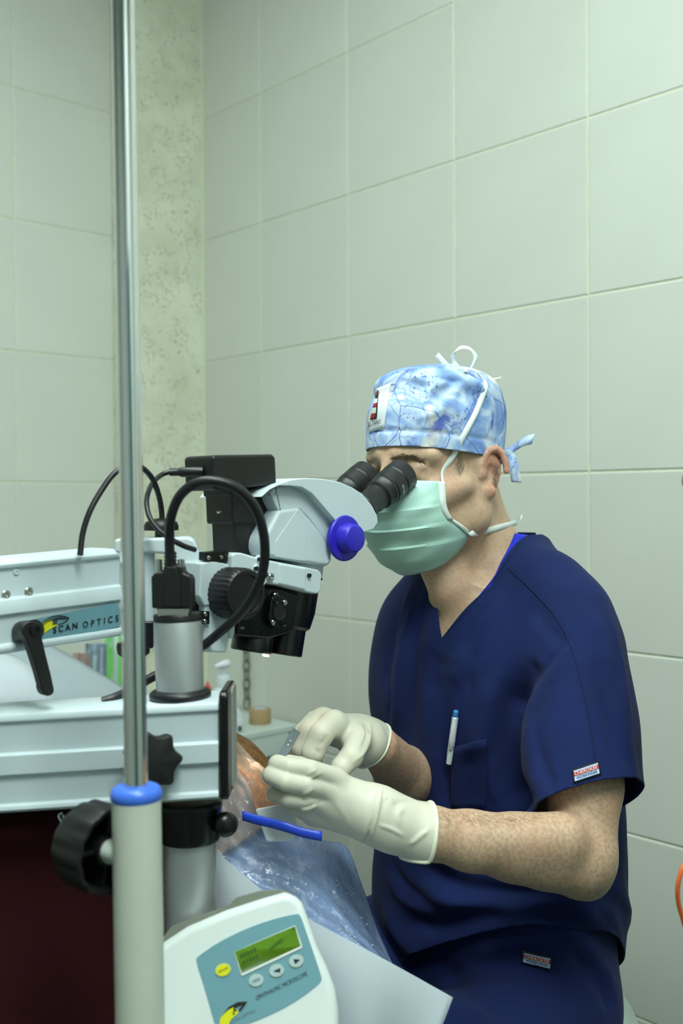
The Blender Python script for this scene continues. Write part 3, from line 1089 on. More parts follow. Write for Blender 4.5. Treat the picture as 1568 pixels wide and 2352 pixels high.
# small plug in the side of the camera housing
pc = onplane(462, 1083, MP(488, 1085, .034) - A * .0005, A)
lathe('camera_plug', [(.002, 0), (.0048, 0), (.0052, .003), (.0052, .022), (.0042, .024), (.0036, .026), (.0036, .034), (.002, .034)], pc + A * .002, -A * .55 + SD * -.45 - UP * .02, M_RUBBER, scope, n=20)
screw(466, 1082, .012, .0016, n=-A)
cc = [(418, 1084, 1.16), (398, 1083, 1.155), (372, 1090, 1.15), (349, 1112, 1.13), (337, 1146, 1.10), (342, 1184, 1.08), (362, 1215, 1.07), (392, 1238, 1.07), (422, 1254, 1.075), (448, 1263, 1.085)]
tube('camera_cable', [P(*q) for q in cc], .0028, M_RUBBER, scope, n=12, sm=6)
rl = [P(x, 1084, 1.158) for x in range(389, 420, 4)]
tube('cable_relief', rl, [.0046 if i % 2 else .0036 for i in range(len(rl))], M_RUBBER, scope, n=14, sharp=60)

# eyepieces
eax = (A * math.cos(math.radians(30)) + UP * math.sin(math.radians(30))).normalized()
M_EYE = mat('matt black eyepiece', '#191C1F', .42, var=.1)
M_MARK = mat('white engraving', '#C8CCCC', .6)
near_end = P(926, 1089, 1.306)
for i, (end, nm) in enumerate(((near_end, 'near'), (near_end - SD * .062, 'far'))):
    prof = [(.002, -.092), (.0180, -.092), (.0195, -.084), (.0160, -.076), (.0160, -.055), (.0165, -.0545), (.0190, -.052), (.0192, -.042), (.0200, -.0405), (.0200, -.0385), (.0196, -.0375), (.0208, -.0355), (.0210, -.020), (.0204, -.0192), (.0206, -.0182), (.0214, -.017), (.0212, -.001), (.0204, .0), (.0180, .0), (.0170, -.008), (.002, -.009)]
    ep = lathe('eyepiece', prof, end, eax, M_EYE, scope, n=56, sharp=28)
    x, y, z = basis(eax)
    for k in range(8):
        an = k * .42 - 2.2
        d = x * math.cos(an) + y * math.sin(an)
        box('engraved_tick', end - eax * (.031) + d * .0209, (eax, d.cross(eax), d), (.0012, .0003, .0002), M_MARK, ep, bevel=0)
    if i == 0:
        # name on the barrel, curved round it
        uv, fs = text_geo('OLYMPUS', bold=.01)
        w = (-A * .2 + SD * .9 - UP * .55)
        w = (w - eax * w.dot(eax)).normalized()
        tdir = eax.cross(w).normalized()
        if tdir.z > 0:
            tdir = -tdir
        R0 = .02125
        vv = []
        for u, v in uv:
            an = (u - .5) * .85
            vv.append(end - eax * (.0305 - .0035 * v) + (w * math.cos(an) + tdir * math.sin(an)) * R0)
        mk('lettering', np.array([tuple(q) for q in vv]), fs, M_MARK, ep, smooth=False)
    lathe('tube_boot', [(.012, -.112), (.022, -.108), (.0225, -.098), (.0200, -.088), (.012, -.086)], end, eax, M_BLACK, scope, n=40, sharp=40)
    lathe('eye_tube_plate', [(.005, -.116), (.0205, -.116), (.0215, -.112), (.0215, -.106), (.005, -.105)], end, eax, M_BLACKG, scope, n=40, sharp=40)

# ---- prints on the upper arm
tlU, trU = P(-250, 1310, .93), P(279, 1261, 1.094)
def UPM(off):
    def f(px, py):
        return onplane(px, py, tlU + nUp * off, nUp)
    return f
lab = mk('name_plate', [UPM(.0000)(x, y) for x, y in [(70, 1428), (78, 1422), (262, 1385), (270, 1388), (274, 1398), (277, 1430), (272, 1440), (72, 1480)]], [tuple(range(8))], M_PANEL, scope, solid=.0006, smooth=False)
up1 = UPM(.0012)
printed('emblem_yellow', [(92, 1440), (100, 1431), (112, 1424), (122, 1421), (121, 1428), (124, 1432), (132, 1436), (124, 1440), (110, 1448), (97, 1458), (92, 1462)], up1, M_YELLOW, lab)
up2 = UPM(.0015)
def arcband(pts_o, pts_i):
    return pts_o + pts_i[::-1]
printed('emblem_lid', arcband([(88, 1438), (104, 1424), (120, 1415), (136, 1413), (150, 1415), (160, 1419)], [(89, 1440), (105, 1426), (121, 1417.5), (136, 1416), (149, 1418.5), (157, 1420)]), up2, M_INK, lab)
printed('emblem_lid', arcband([(93, 1439), (108, 1427), (122, 1421), (137, 1418), (150, 1420), (160, 1419)], [(94, 1441), (108, 1429.5), (122, 1424), (137, 1422), (149, 1422.5), (158, 1421)]), up2, M_INK, lab)
printed('emblem_lower_lid', arcband([(160, 1419), (153, 1428), (144, 1433), (133, 1436)], [(157, 1420), (151, 1426.5), (143, 1431), (133, 1434)]), up2, M_INK, lab)
for k in range(4):
    y = 1421 + k * 4
    printed('emblem_bar', [(120, y + 1), (134 - k, y - 1.5), (133 - k, y + .8), (120, y + 3)], up2, M_INK, lab)
lettering('SCAN', [(122, 1440), (178, 1429), (178, 1444), (122, 1456)], up2, M_INK, lab, spacing=1.5, bold=.035)
lettering('OPTICS', [(190, 1428), (272, 1412), (272, 1427), (190, 1443)], up2, M_INK, lab, spacing=1.7, bold=.015)
for x, y, r in ((14, 1366, .0036), (66, 1359, .0036), (37, 1314, .0024)):
    lathe('arm_screw', [(.0004, .0002), (r * .42, .0002), (r * .5, .0012), (r, .0012), (r * 1.25, .0006), (r * 1.25, -.002), (.0005, -.002)], UPM(-.0025)(x, y), nUp, M_STEEL if r > .003 else M_WHITE, scope, n=22, sharp=30)
# clamping lever on the upper arm
lv0 = UPM(.0)(50, 1452)
lv1 = UPM(.026)(80, 1447)
lvd = (lv1 - lv0)
lathe('lever_hub', [(.002, 0), (.0105, 0), (.0108, .002), (.0100, lvd.length), (.002, lvd.length)], lv0, lvd, M_BLACK, scope, n=32)
lh = UPM(.028)
pts = [(47, 1452), (55, 1432), (76, 1426), (92, 1434), (96, 1455), (98, 1472), (125, 1580), (124, 1594), (112, 1600), (100, 1596), (94, 1582), (95, 1572), (62, 1468)]
prism('lever_handle', [lh(V(p).x, V(p).y) for p in chaikin([(x, y, 0) for x, y in pts], 1)], nUp, .011, M_BLACK, scope, bevel=.003)
lathe('lever_screw', [(.001, .0004), (.0026, .0004), (.0028, .002), (.0055, .002), (.0058, .001), (.0058, -.003), (.001, -.003)], UPM(.0285)(81, 1447), nUp, M_BLACKG, scope, n=28, sharp=30)

# ---- control console
cn = V((.06, -.93, .36)).normalized()
c0 = P(590, 2200, .975)
def CP(px, py, s=0.0):
    return onplane(px, py, c0 + cn * s, cn)
outl = [(350, 2190), (378, 2162), (430, 2128), (520, 2090), (600, 2064), (652, 2049), (672, 2052), (694, 2072), (706, 2105), (728, 2170), (752, 2222), (770, 2270), (778, 2320), (782, 2420), (760, 2560), (620, 2640), (420, 2640), (350, 2560)]
cons = prism('console', [CP(x, y) for x, y in outl], cn, .075, M_WHITE2, scope, bevel=.010, seg=5)
gas = [(345, 2190), (376, 2150), (392, 2128), (450, 2106), (528, 2078), (541, 2062), (560, 2056), (596, 2046), (640, 2042), (668, 2050), (690, 2070), (600, 2160), (420, 2260), (345, 2300)]
prism('gasket', [CP(x, y, -.022) for x, y in gas], cn, .060, mat('dark grey gasket', '#6E7468', .5), scope, bevel=.001)
panel_o = [(449, 2205), (455, 2196), (500, 2165), (560, 2135), (620, 2113), (682, 2098), (690, 2103), (698, 2125), (738, 2242), (738, 2252), (730, 2262), (690, 2293), (640, 2322), (580, 2348), (500, 2376), (470, 2270)]
panel = mk('front_panel', [CP(V(p).x, V(p).y, .0006) for p in chaikin([(x, y, 0) for x, y in panel_o], 1)], [tuple(range(32))], M_PANEL, cons, solid=.0005, smooth=False)
M_LCD = mat('green liquid crystal', '#4C7414', .3, var=.05, emit=(.10, .22, .01, .35))
scr = [(539, 2186), (677, 2127), (690, 2173), (555, 2236)]
mk('screen_bezel', [CP(x, y, .0010) for x, y in [(538, 2186), (675, 2126), (678, 2126), (694, 2174), (692, 2178), (557, 2241), (554, 2240)]], [tuple(range(7))], mat('white bezel', '#D8DDD8', .5), cons, solid=.0004, smooth=False)
mk('screen', [CP(x, y, .0014) for x, y in scr], [(0, 1, 2, 3)], M_LCD, cons, solid=.0003, smooth=False)
M_LCDT = mat('dark liquid crystal characters', '#35560F', .4)
cm = lambda px, py: CP(px, py, .0018)
for k in range(5):
    for q in range(2):
        u0, v0 = .06 + k * .055, .62 - q * .3
        printed('screen_character', [bil(u0, v0 + .18, scr), bil(u0 + .04, v0 + .18, scr), bil(u0 + .04, v0, scr), bil(u0, v0, scr)], cm, M_LCDT, cons)
for k in range(7):
    u0, v0 = .52 + k * .035, .42 + .02 * k
    printed('screen_character', [bil(u0, v0 + .1 + .012 * k, scr), bil(u0 + .026, v0 + .12 + .012 * k, scr), bil(u0 + .026, v0, scr), bil(u0, v0, scr)], cm, M_LCDT, cons)
def ell_px(cx, cy, rx, ry, rot=-.38, n=28):
    return [(cx + rx * math.cos(a) * math.cos(rot) - ry * math.sin(a) * math.sin(rot), cy + rx * math.cos(a) * math.sin(rot) + ry * math.sin(a) * math.cos(rot)) for a in [2 * math.pi * k / n for k in range(n)]]
M_BTN = mat('pale button print', '#A9BFC4', .45, var=.03)
M_BTNR = mat('button outline', '#B8C4A0', .5)
def button(nm, cx, cy, rx, ry, m):
    b = mk(nm, [CP(x, y, .0013) for x, y in ell_px(cx, cy, rx + 1.6, ry + 1.6)], [tuple(range(28))], M_BTNR, cons, solid=.0004, smooth=False)
    mk('button_face', [CP(x, y, .0018) for x, y in ell_px(cx, cy, rx, ry)], [tuple(range(28))], m, cons, solid=.0004, smooth=False)
    return b
button('power_button', 512, 2228, 17, 13.5, M_YELLOW)
button('mode_button', 588, 2252, 15.5, 13, M_BTN)
button('left_button', 635, 2229, 15.5, 13, M_BTN)
button('right_button', 680, 2207, 15.5, 13, M_BTN)
cm2 = lambda px, py: CP(px, py, .0024)
printed('arrow', [(627, 2231), (644, 2223), (643, 2233)], cm2, M_INK, cons)
printed('arrow', [(689, 2204), (674, 2203), (677, 2214)], cm2, M_INK, cons)
lettering('ON/OFF', [(500, 2230), (523, 2220), (525, 2225), (502, 2235)], cm2, mat('olive ink', '#6A6A10', .6), cons)
lettering('MODE', [(579, 2252), (596, 2245), (598, 2251), (581, 2258)], cm2, mat('slate ink', '#4A5A68', .6), cons)
lettering('OPHTHALMIC MICROSCOPE', [(586, 2288), (703, 2231), (706, 2240), (589, 2298)], lambda a, b: CP(a, b, .0013), mat('dark slate ink', '#2E3A40', .6), cons)
pm = lambda a, b: CP(a, b, .0013)
pm2 = lambda a, b: CP(a, b, .0017)
printed('emblem_yellow', [(506, 2338), (520, 2322), (538, 2309), (548, 2326), (530, 2342), (522, 2362), (500, 2372)], pm, M_YELLOW, cons)
printed('emblem_lid', [(510, 2332), (525, 2313), (545, 2302), (568, 2300), (560, 2312), (550, 2324), (548, 2320), (557, 2308), (545, 2312), (540, 2318), (545, 2323), (536, 2322), (540, 2328), (534, 2332), (537, 2312), (524, 2319)], pm2, M_INK, cons)
lettering('SCAN OPTICS', [(528, 2345), (584, 2318), (586, 2324), (530, 2351)], pm, mat('slate ink', '#4A5A68', .6), cons, spacing=1.3)
# ================================================================ materials for people and cloth
def skin_material(name, base, dark, red):
    m = bpy.data.materials.new(name)
    m.use_nodes = True
    nt = m.node_tree
    b = nt.nodes['Principled BSDF']
    tc = nt.nodes.new('ShaderNodeTexCoord')
    n1 = nt.nodes.new('ShaderNodeTexNoise')
    n1.inputs['Scale'].default_value = 230
    n1.inputs['Detail'].default_value = 3
    nt.links.new(tc.outputs['Object'], n1.inputs['Vector'])
    r1 = nt.nodes.new('ShaderNodeValToRGB')
    r1.color_ramp.elements[0].position = .38
    r1.color_ramp.elements[1].position = .58
    r1.color_ramp.elements[0].color = lin(dark)
    r1.color_ramp.elements[1].color = lin(base)
    nt.links.new(n1.outputs['Fac'], r1.inputs['Fac'])
    n2 = nt.nodes.new('ShaderNodeTexNoise')
    n2.inputs['Scale'].default_value = 26
    n2.inputs['Detail'].default_value = 4
    nt.links.new(tc.outputs['Object'], n2.inputs['Vector'])
    r2 = nt.nodes.new('ShaderNodeValToRGB')
    r2.color_ramp.elements[0].position = .5
    r2.color_ramp.elements[1].position = .75
    r2.color_ramp.elements[0].color = (0, 0, 0, 1)
    r2.color_ramp.elements[1].color = (.55, .55, .55, 1)
    nt.links.new(n2.outputs['Fac'], r2.inputs['Fac'])
    mx = nt.nodes.new('ShaderNodeMix')
    mx.data_type = 'RGBA'
    nt.links.new(r2.outputs['Color'], mx.inputs[0])
    nt.links.new(r1.outputs['Color'], mx.inputs[6])
    mx.inputs[7].default_value = lin(red)
    nt.links.new(mx.outputs[2], b.inputs['Base Color'])
    b.inputs['Roughness'].default_value = .5
    b.inputs['Specular IOR Level'].default_value = .35
    b.inputs['Subsurface Weight'].default_value = .12
    b.inputs['Subsurface Radius'].default_value = (1, .35, .2)
    b.inputs['Subsurface Scale'].default_value = .005
    bp = nt.nodes.new('ShaderNodeBump')
    bp.inputs['Strength'].default_value = .12
    bp.inputs['Distance'].default_value = .001
    nt.links.new(n1.outputs['Fac'], bp.inputs['Height'])
    nt.links.new(bp.outputs['Normal'], b.inputs['Normal'])
    return m
M_SKIN = skin_material('fair freckled skin', '#C6A88C', '#B2927A', '#BE9078')
M_SKIN2 = skin_material('warm skin', '#B98A68', '#A87C5C', '#B07858')

def cloth_material(name, col, var=.12, weave=900., rough=.9, sheen=.08):
    m = bpy.data.materials.new(name)
    m.use_nodes = True
    nt = m.node_tree
    b = nt.nodes['Principled BSDF']
    tc = nt.nodes.new('ShaderNodeTexCoord')
    n1 = nt.nodes.new('ShaderNodeTexNoise')
    n1.inputs['Scale'].default_value = 14
    n1.inputs['Detail'].default_value = 5
    nt.links.new(tc.outputs['Object'], n1.inputs['Vector'])
    r1 = nt.nodes.new('ShaderNodeValToRGB')
    c = lin(col)
    r1.color_ramp.elements[0].position = .3
    r1.color_ramp.elements[1].position = .7
    r1.color_ramp.elements[0].color = tuple(x * (1 - var) for x in c[:3]) + (1,)
    r1.color_ramp.elements[1].color = tuple(min(1, x * (1 + var)) for x in c[:3]) + (1,)
    nt.links.new(n1.outputs['Fac'], r1.inputs['Fac'])
    nt.links.new(r1.outputs['Color'], b.inputs['Base Color'])
    n2 = nt.nodes.new('ShaderNodeTexNoise')
    n2.inputs['Scale'].default_value = weave
    nt.links.new(tc.outputs['Object'], n2.inputs['Vector'])
    bp = nt.nodes.new('ShaderNodeBump')
    bp.inputs['Strength'].default_value = .25
    bp.inputs['Distance'].default_value = .0008
    nt.links.new(n2.outputs['Fac'], bp.inputs['Height'])
    nt.links.new(bp.outputs['Normal'], b.inputs['Normal'])
    b.inputs['Roughness'].default_value = rough
    b.inputs['Specular IOR Level'].default_value = .2
    b.inputs['Sheen Weight'].default_value = sheen
    return m
M_NAVY = cloth_material('navy scrub cotton', '#13214F', sheen=.03)
M_NAVY2 = cloth_material('navy seam thread', '#121C40')
M_UNDER = cloth_material('bright blue jersey', '#2432C4', sheen=.1)
M_LATEX = mat('cream latex', '#D0CEBE', .5, var=.05, scale=18, sss=.15, bump=.1, bscale=60)
M_LATEXR = mat('rolled latex rim', '#E6E7D0', .45, var=.03)

# ================================================================ the surgeon
Fb = V((-.7071, -.7071, 0))
Lb = V((.7071, -.7071, 0))
PIT = math.radians(5)
Hc = P(1002, 1075, 1.40)
Fh = (Fb * math.cos(PIT) - UP * math.sin(PIT)).normalized()
Uh = Lb.cross(Fh)
if Uh.z < 0:
    Uh = -Uh
def HL(f, l, u):
    return Hc + Fh * f + Lb * l + Uh * u

TB = V((.200, 1.452, 0))
surgeon = thing('person', 'surgeon in navy scrubs, patterned cap and mask looking into the microscope eyepieces', 'person', (TB.x + .02, TB.y, 0))

def head_sdf(sd, H, ax, k=.012, ears=(1, -1), sc=1.0):
    Fx, Lx, Ux = ax
    c = lambda f, l, u: H + (Fx * f + Lx * l + Ux * u) * sc
    sd.ell(c(-.008, 0, .045), ax, [x * sc for x in (.097, .0755, .085)], k)
    sd.ell(c(.034, 0, -.030), ax, [x * sc for x in (.058, .060, .085)], .03 * sc)
    sd.ell(c(.052, 0, -.082), ax, [x * sc for x in (.032, .032, .032)], .025 * sc)
    for s in (-1, 1):
        sd.cone(c(.0, s * .054, -.062), c(.072, s * .016, -.100), .022 * sc, .022 * sc, .025)
        sd.cone(c(-.01, s * .062, .0), c(.0, s * .054, -.065), .018 * sc, .020 * sc, .025)
        sd.cone(c(.085, s * .012, .024), c(.068, s * .050, .020), .013 * sc, .010 * sc, .014)
        sd.cone(c(.066, s * .048, -.032), c(.03, s * .066, -.022), .018 * sc, .012 * sc, .018)
        sd.ell(c(.102, s * .033, -.002), ax, [x * sc for x in (.022, .019, .015)], .010, sub=True)
        sd.ell(c(.0745, s * .033, -.002), ax, [x * sc for x in (.0145, .0155, .0135)], .005)
        sd.cone(c(.086, s * .022, .008), c(.080, s * .046, .0065), .0045 * sc, .004 * sc, .006)
        sd.cone(c(.084, s * .022, -.011), c(.079, s * .044, -.010), .0035 * sc, .0035 * sc, .006)
    sd.cone(c(.094, 0, .010), c(.116, 0, -.040), .0085 * sc, .0125 * sc, .010)
    for s in (-1, 1):
        sd.ell(c(.103, s * .012, -.044), ax, [x * sc for x in (.012, .010, .009)], .008)
    sd.cone(c(.094, -.018, -.068), c(.094, .018, -.068), .010 * sc, .010 * sc, .008)
    sd.cone(c(.092, -.016, -.080), c(.092, .016, -.080), .009 * sc, .009 * sc, .006)
    for s in ears:
        e = c(-.016, s * .078, -.008)
        ou = (Lx * s * .84 + Fx * .54).normalized()
        ua = (Ux * .98 - Fx * .18).normalized()
        ta = ua.cross(ou).normalized()
        sd.ell(e + ou * .004 * sc - Lx * (s * .006), (ou, ta, ua), [x * sc for x in (.0060, .0170, .0300)], .008)
        ring = []
        for q in range(11):
            an = math.radians(-40 + q * 27)
            rr = (.0175, .0305)
            # helix starts in front at the top, runs round the back to the lobe
            fx = math.cos(an) * rr[0]
            uz = math.sin(an) * rr[1]
            side = ta if ta.dot(Fx) > 0 else -ta
            ring.append((e + ou * .009 * sc + side * (fx * sc) + ua * (uz * sc), .0042 * sc))
        ring = ring[1:9]
        sd.chain(ring, .003)
        side = ta if ta.dot(Fx) > 0 else -ta
        sd.ell(e + ou * .008 * sc + side * .001 - ua * .003, (ou, ta, ua), [x * sc for x in (.0075, .009, .014)], .004, sub=True)
        sd.ell(e + ou * .006 * sc - ua * .026 * sc + side * .003, (ou, ta, ua), [x * sc for x in (.006, .009, .009)], .006)
        sd.ell(e + ou * .006 * sc + side * .013 - ua * .004, (ou, ta, ua), [x * sc for x in (.005, .005, .007)], .005)

sd = SDF((-.12, .95, .45), (.62, 1.72, 1.46), .0027)
head_sdf(sd, Hc, (Fh, Lb, Uh))
npt = lambda px, py, d: P(px, py, d)
sd.cone(HL(-.028, 0, -.02), P(1092, 1290, 1.45), .053, .056, .02)
sd.cone(P(1098, 1285, 1.455), P(1115, 1345, 1.46), .050, .080, .04)
sd.cone(HL(-.045, 0, -.0), P(1104, 1275, 1.48), .043, .047, .02)
# sternomastoid and throat
sd.cone(HL(-.012, .05, -.05), P(1050, 1345, 1.385), .013, .011, .018)
sd.cone(HL(.03, 0, -.10), P(1035, 1350, 1.39), .022, .03, .02)
# trunk
sh_n, sh_f = P(1310, 1412, 1.335), P(975, 1400, 1.56)
sd.cone(P(1160, 1345, 1.44), sh_n, .052, .045, .04)
sd.cone(P(1085, 1345, 1.48), sh_f, .052, .042, .04)
ringsb = []
for z, f, a, b in ((1.15, 0, .10, .080), (1.11, .004, .15, .093), (1.05, .008, .165, .103), (.95, -.01, .145, .09), (.8, -.015, .145, .095), (.66, -.02, .15, .10), (.57, -.02, .14, .10)):
    ringsb.append((z, 0.0, f, a, b))
sd.loft((TB.x, TB.y, 0), (Lb, Fb, UP), ringsb, .03)
# near (left) arm
el_n = P(1333, 1968, 1.200)
arm_n = [(sh_n, .040), (P(1335, 1600, 1.285), .041), (P(1343, 1800, 1.235), .0405), (el_n, .0400)]
sd.chain(arm_n, .02)
sd.cone(el_n, P(1352, 2022, 1.2), .034, .0205, .015)
fore_n = [(P(1322, 1972, 1.196), .0415), (P(1250, 1957, 1.185), .0385), (P(1180, 1947, 1.172), .0350), (P(1080, 1931, 1.155), .0305), (P(985, 1913, 1.140), .0265), (P(890, 1878, 1.132), .0225)]
sd.chain(fore_n, .015)
sd.cone(P(1290, 1925, 1.165), P(1150, 1925, 1.15), .026, .018, .02)
# far (right) arm
el_f = P(985, 1835, 1.47)
sd.chain([(sh_f, .043), (P(975, 1640, 1.52), .041), (el_f, .040)], .02)
sd.chain([(el_f, .040), (P(925, 1780, 1.38), .036), (P(868, 1712, 1.275), .0245)], .015)
# hands inside the gloves
sd.cone(P(880, 1873, 1.13), P(815, 1850, 1.128), .022, .016, .01)
sd.cone(P(868, 1712, 1.275), P(820, 1697, 1.255), .020, .014, .01)
bv, bf = sd.mesh()
body = mk('body', bv, [tuple(f) for f in bf.tolist()], M_SKIN, surgeon, sharp=0)
body.data.materials.append(skin_material('flushed ear skin', '#CB9C86', '#BE8A72', '#C47C6A'))
ear_c = np.array(HL(-.018, .090, -.008))
fc_ = bv[bf].mean(1)
near_ear = np.linalg.norm((fc_ - ear_c) * np.array([1, 1, .8]), axis=1) < .028
lat = (fc_ - np.array(Hc)) @ np.array(Lb) > .0795
body.data.materials.append(skin_material('fair face skin', '#CAAC92', '#C0A187', '#C4947E'))
head_part = (fc_[:, 2] > 1.0) & (np.linalg.norm(fc_[:, :2] - np.array([.17, 1.42]), axis=1) < .155)
body.data.polygons.foreach_set('material_index', np.where(near_ear & lat, 1, np.where(head_part, 2, 0)).astype(np.int32))
body_bvh = bvh_of(bv, bf)
body_at = caster(body_bvh, .0006, 1.35)

# brow hair and sideburn: short strands
def strands(name, pxs, mp, m, parent, n, length, dirpx, jit, rad=.00022, seed=1):
    rnd = random.Random(seed)
    vs, fs = [], []
    for _ in range(n):
        i = rnd.randrange(len(pxs) - 1)
        t = rnd.random()
        x = pxs[i][0] * (1 - t) + pxs[i + 1][0] * t + rnd.gauss(0, jit)
        y = pxs[i][1] * (1 - t) + pxs[i + 1][1] * t + rnd.gauss(0, jit)
        a = mp(x, y)
        b = mp(x + dirpx[0] + rnd.gauss(0, 1.5), y + dirpx[1] + rnd.gauss(0, 1.5))
        d = (b - a)
        if d.length < 1e-6 or d.length > .03:
            continue
        d = d.normalized() * length * rnd.uniform(.6, 1.2)
        nrm = (CAM - a).normalized()
        v, f = tube_geo([a - nrm * .0003, a + d * .5 + nrm * .0006, a + d + nrm * .0004], [rad, rad * .8, rad * .2], 4, True)
        k = len(vs)
        vs += v
        fs += [tuple(q + k for q in ff) for ff in f]
    o = mk(name, np.array([tuple(v) for v in vs]), fs, m, parent, sharp=0)
    o['kind'] = 'stuff'
    return o
M_HAIR = mat('light brown hair', '#5E4B36', .6, var=.2)
M_GREY = mat('greying hair', '#8C8474', .6, var=.2)
strands('eyebrow_hair', [(898, 1052), (918, 1046), (940, 1047), (958, 1054), (970, 1062)], body_at, M_HAIR, surgeon, 170, .008, (5, 1.5), 2.2, seed=2)
strands('eyebrow_hair', [(842, 1058), (856, 1062)], body_at, M_HAIR, surgeon, 40, .006, (-4, 1), 2.0, seed=5)
strands('sideburn_hair', [(1052, 1040), (1054, 1060), (1056, 1085)], body_at, M_GREY, surgeon, 130, .006, (-1.5, 6), 5.0, rad=.00018, seed=3)
strands('nape_hair', [(1140, 1065), (1138, 1090), (1136, 1115)], body_at, M_GREY, surgeon, 120, .005, (-.5, 6), 3.0, rad=.00018, seed=4)
strands('forearm_hair', [(1005, 1872), (1060, 1884), (1120, 1888), (1190, 1886), (1250, 1880)], body_at, mat('sandy arm hair', '#8A6B4C', .7, var=.2), surgeon, 330, .007, (-4, -3), 9.0, rad=.00007, seed=8)

# ---------------------------------------------------------------- scrub top
sc = SDF((-.05, 1.05, .50), (.60, 1.75, 1.28), .0036)
rg = []
for z, f, a, b, xs in ((1.235, -.030, .060, .058, 0), (1.205, -.022, .080, .074, 0), (1.172, -.012, .120, .088, 0), (1.125, 0, .160, .105, 0), (1.06, .006, .178, .117, 0), (.998, .006, .182, .122, 0), (.938, 0, .182, .126, .004), (.878, -.004, .182, .130, .008), (.817, -.008, .182, .136, .008), (.757, -.006, .182, .146, .008), (.697, -.006, .180, .150, .007), (.640, -.008, .175, .146, .007), (.585, -.010, .168, .138, .007)):
    rg.append((z, xs * .7071, f - xs * .7071, a, b))
sc.loft((TB.x, TB.y, 0), (Lb, Fb, UP), rg, .02, e=2.2)
to = SDF((-.05, 1.05, .50), (.60, 1.75, 1.28), .0042)
to.loft((TB.x, TB.y, 0), (Lb, Fb, UP), [(r[0], r[1], r[2], r[3] - .003, r[4] - .003) for r in rg], .02, e=2.2)
to_v, to_f = to.mesh()
sc.chain([(P(1180, 1318, 1.42), .052), (P(1258, 1362, 1.37), .048), (P(1306, 1422, 1.335), .049), (P(1322, 1500, 1.31), .053), (P(1330, 1600, 1.285), .058), (P(1334, 1700, 1.262), .063), (P(1341, 1900, 1.215), .076)], .030)
sc.chain([(P(1070, 1335, 1.49), .048), (P(1028, 1368, 1.55), .047), (P(1012, 1430, 1.56), .049), (P(988, 1570, 1.535), .056), (P(992, 1720, 1.50), .060), (P(995, 1780, 1.485), .060)], .030)
sv, sf = sc.mesh()
sv = vsmooth(sv, sf, 3)
raw_bvh = bvh_of(sv, sf)
raw_at = caster(raw_bvh, 0, 1.3)
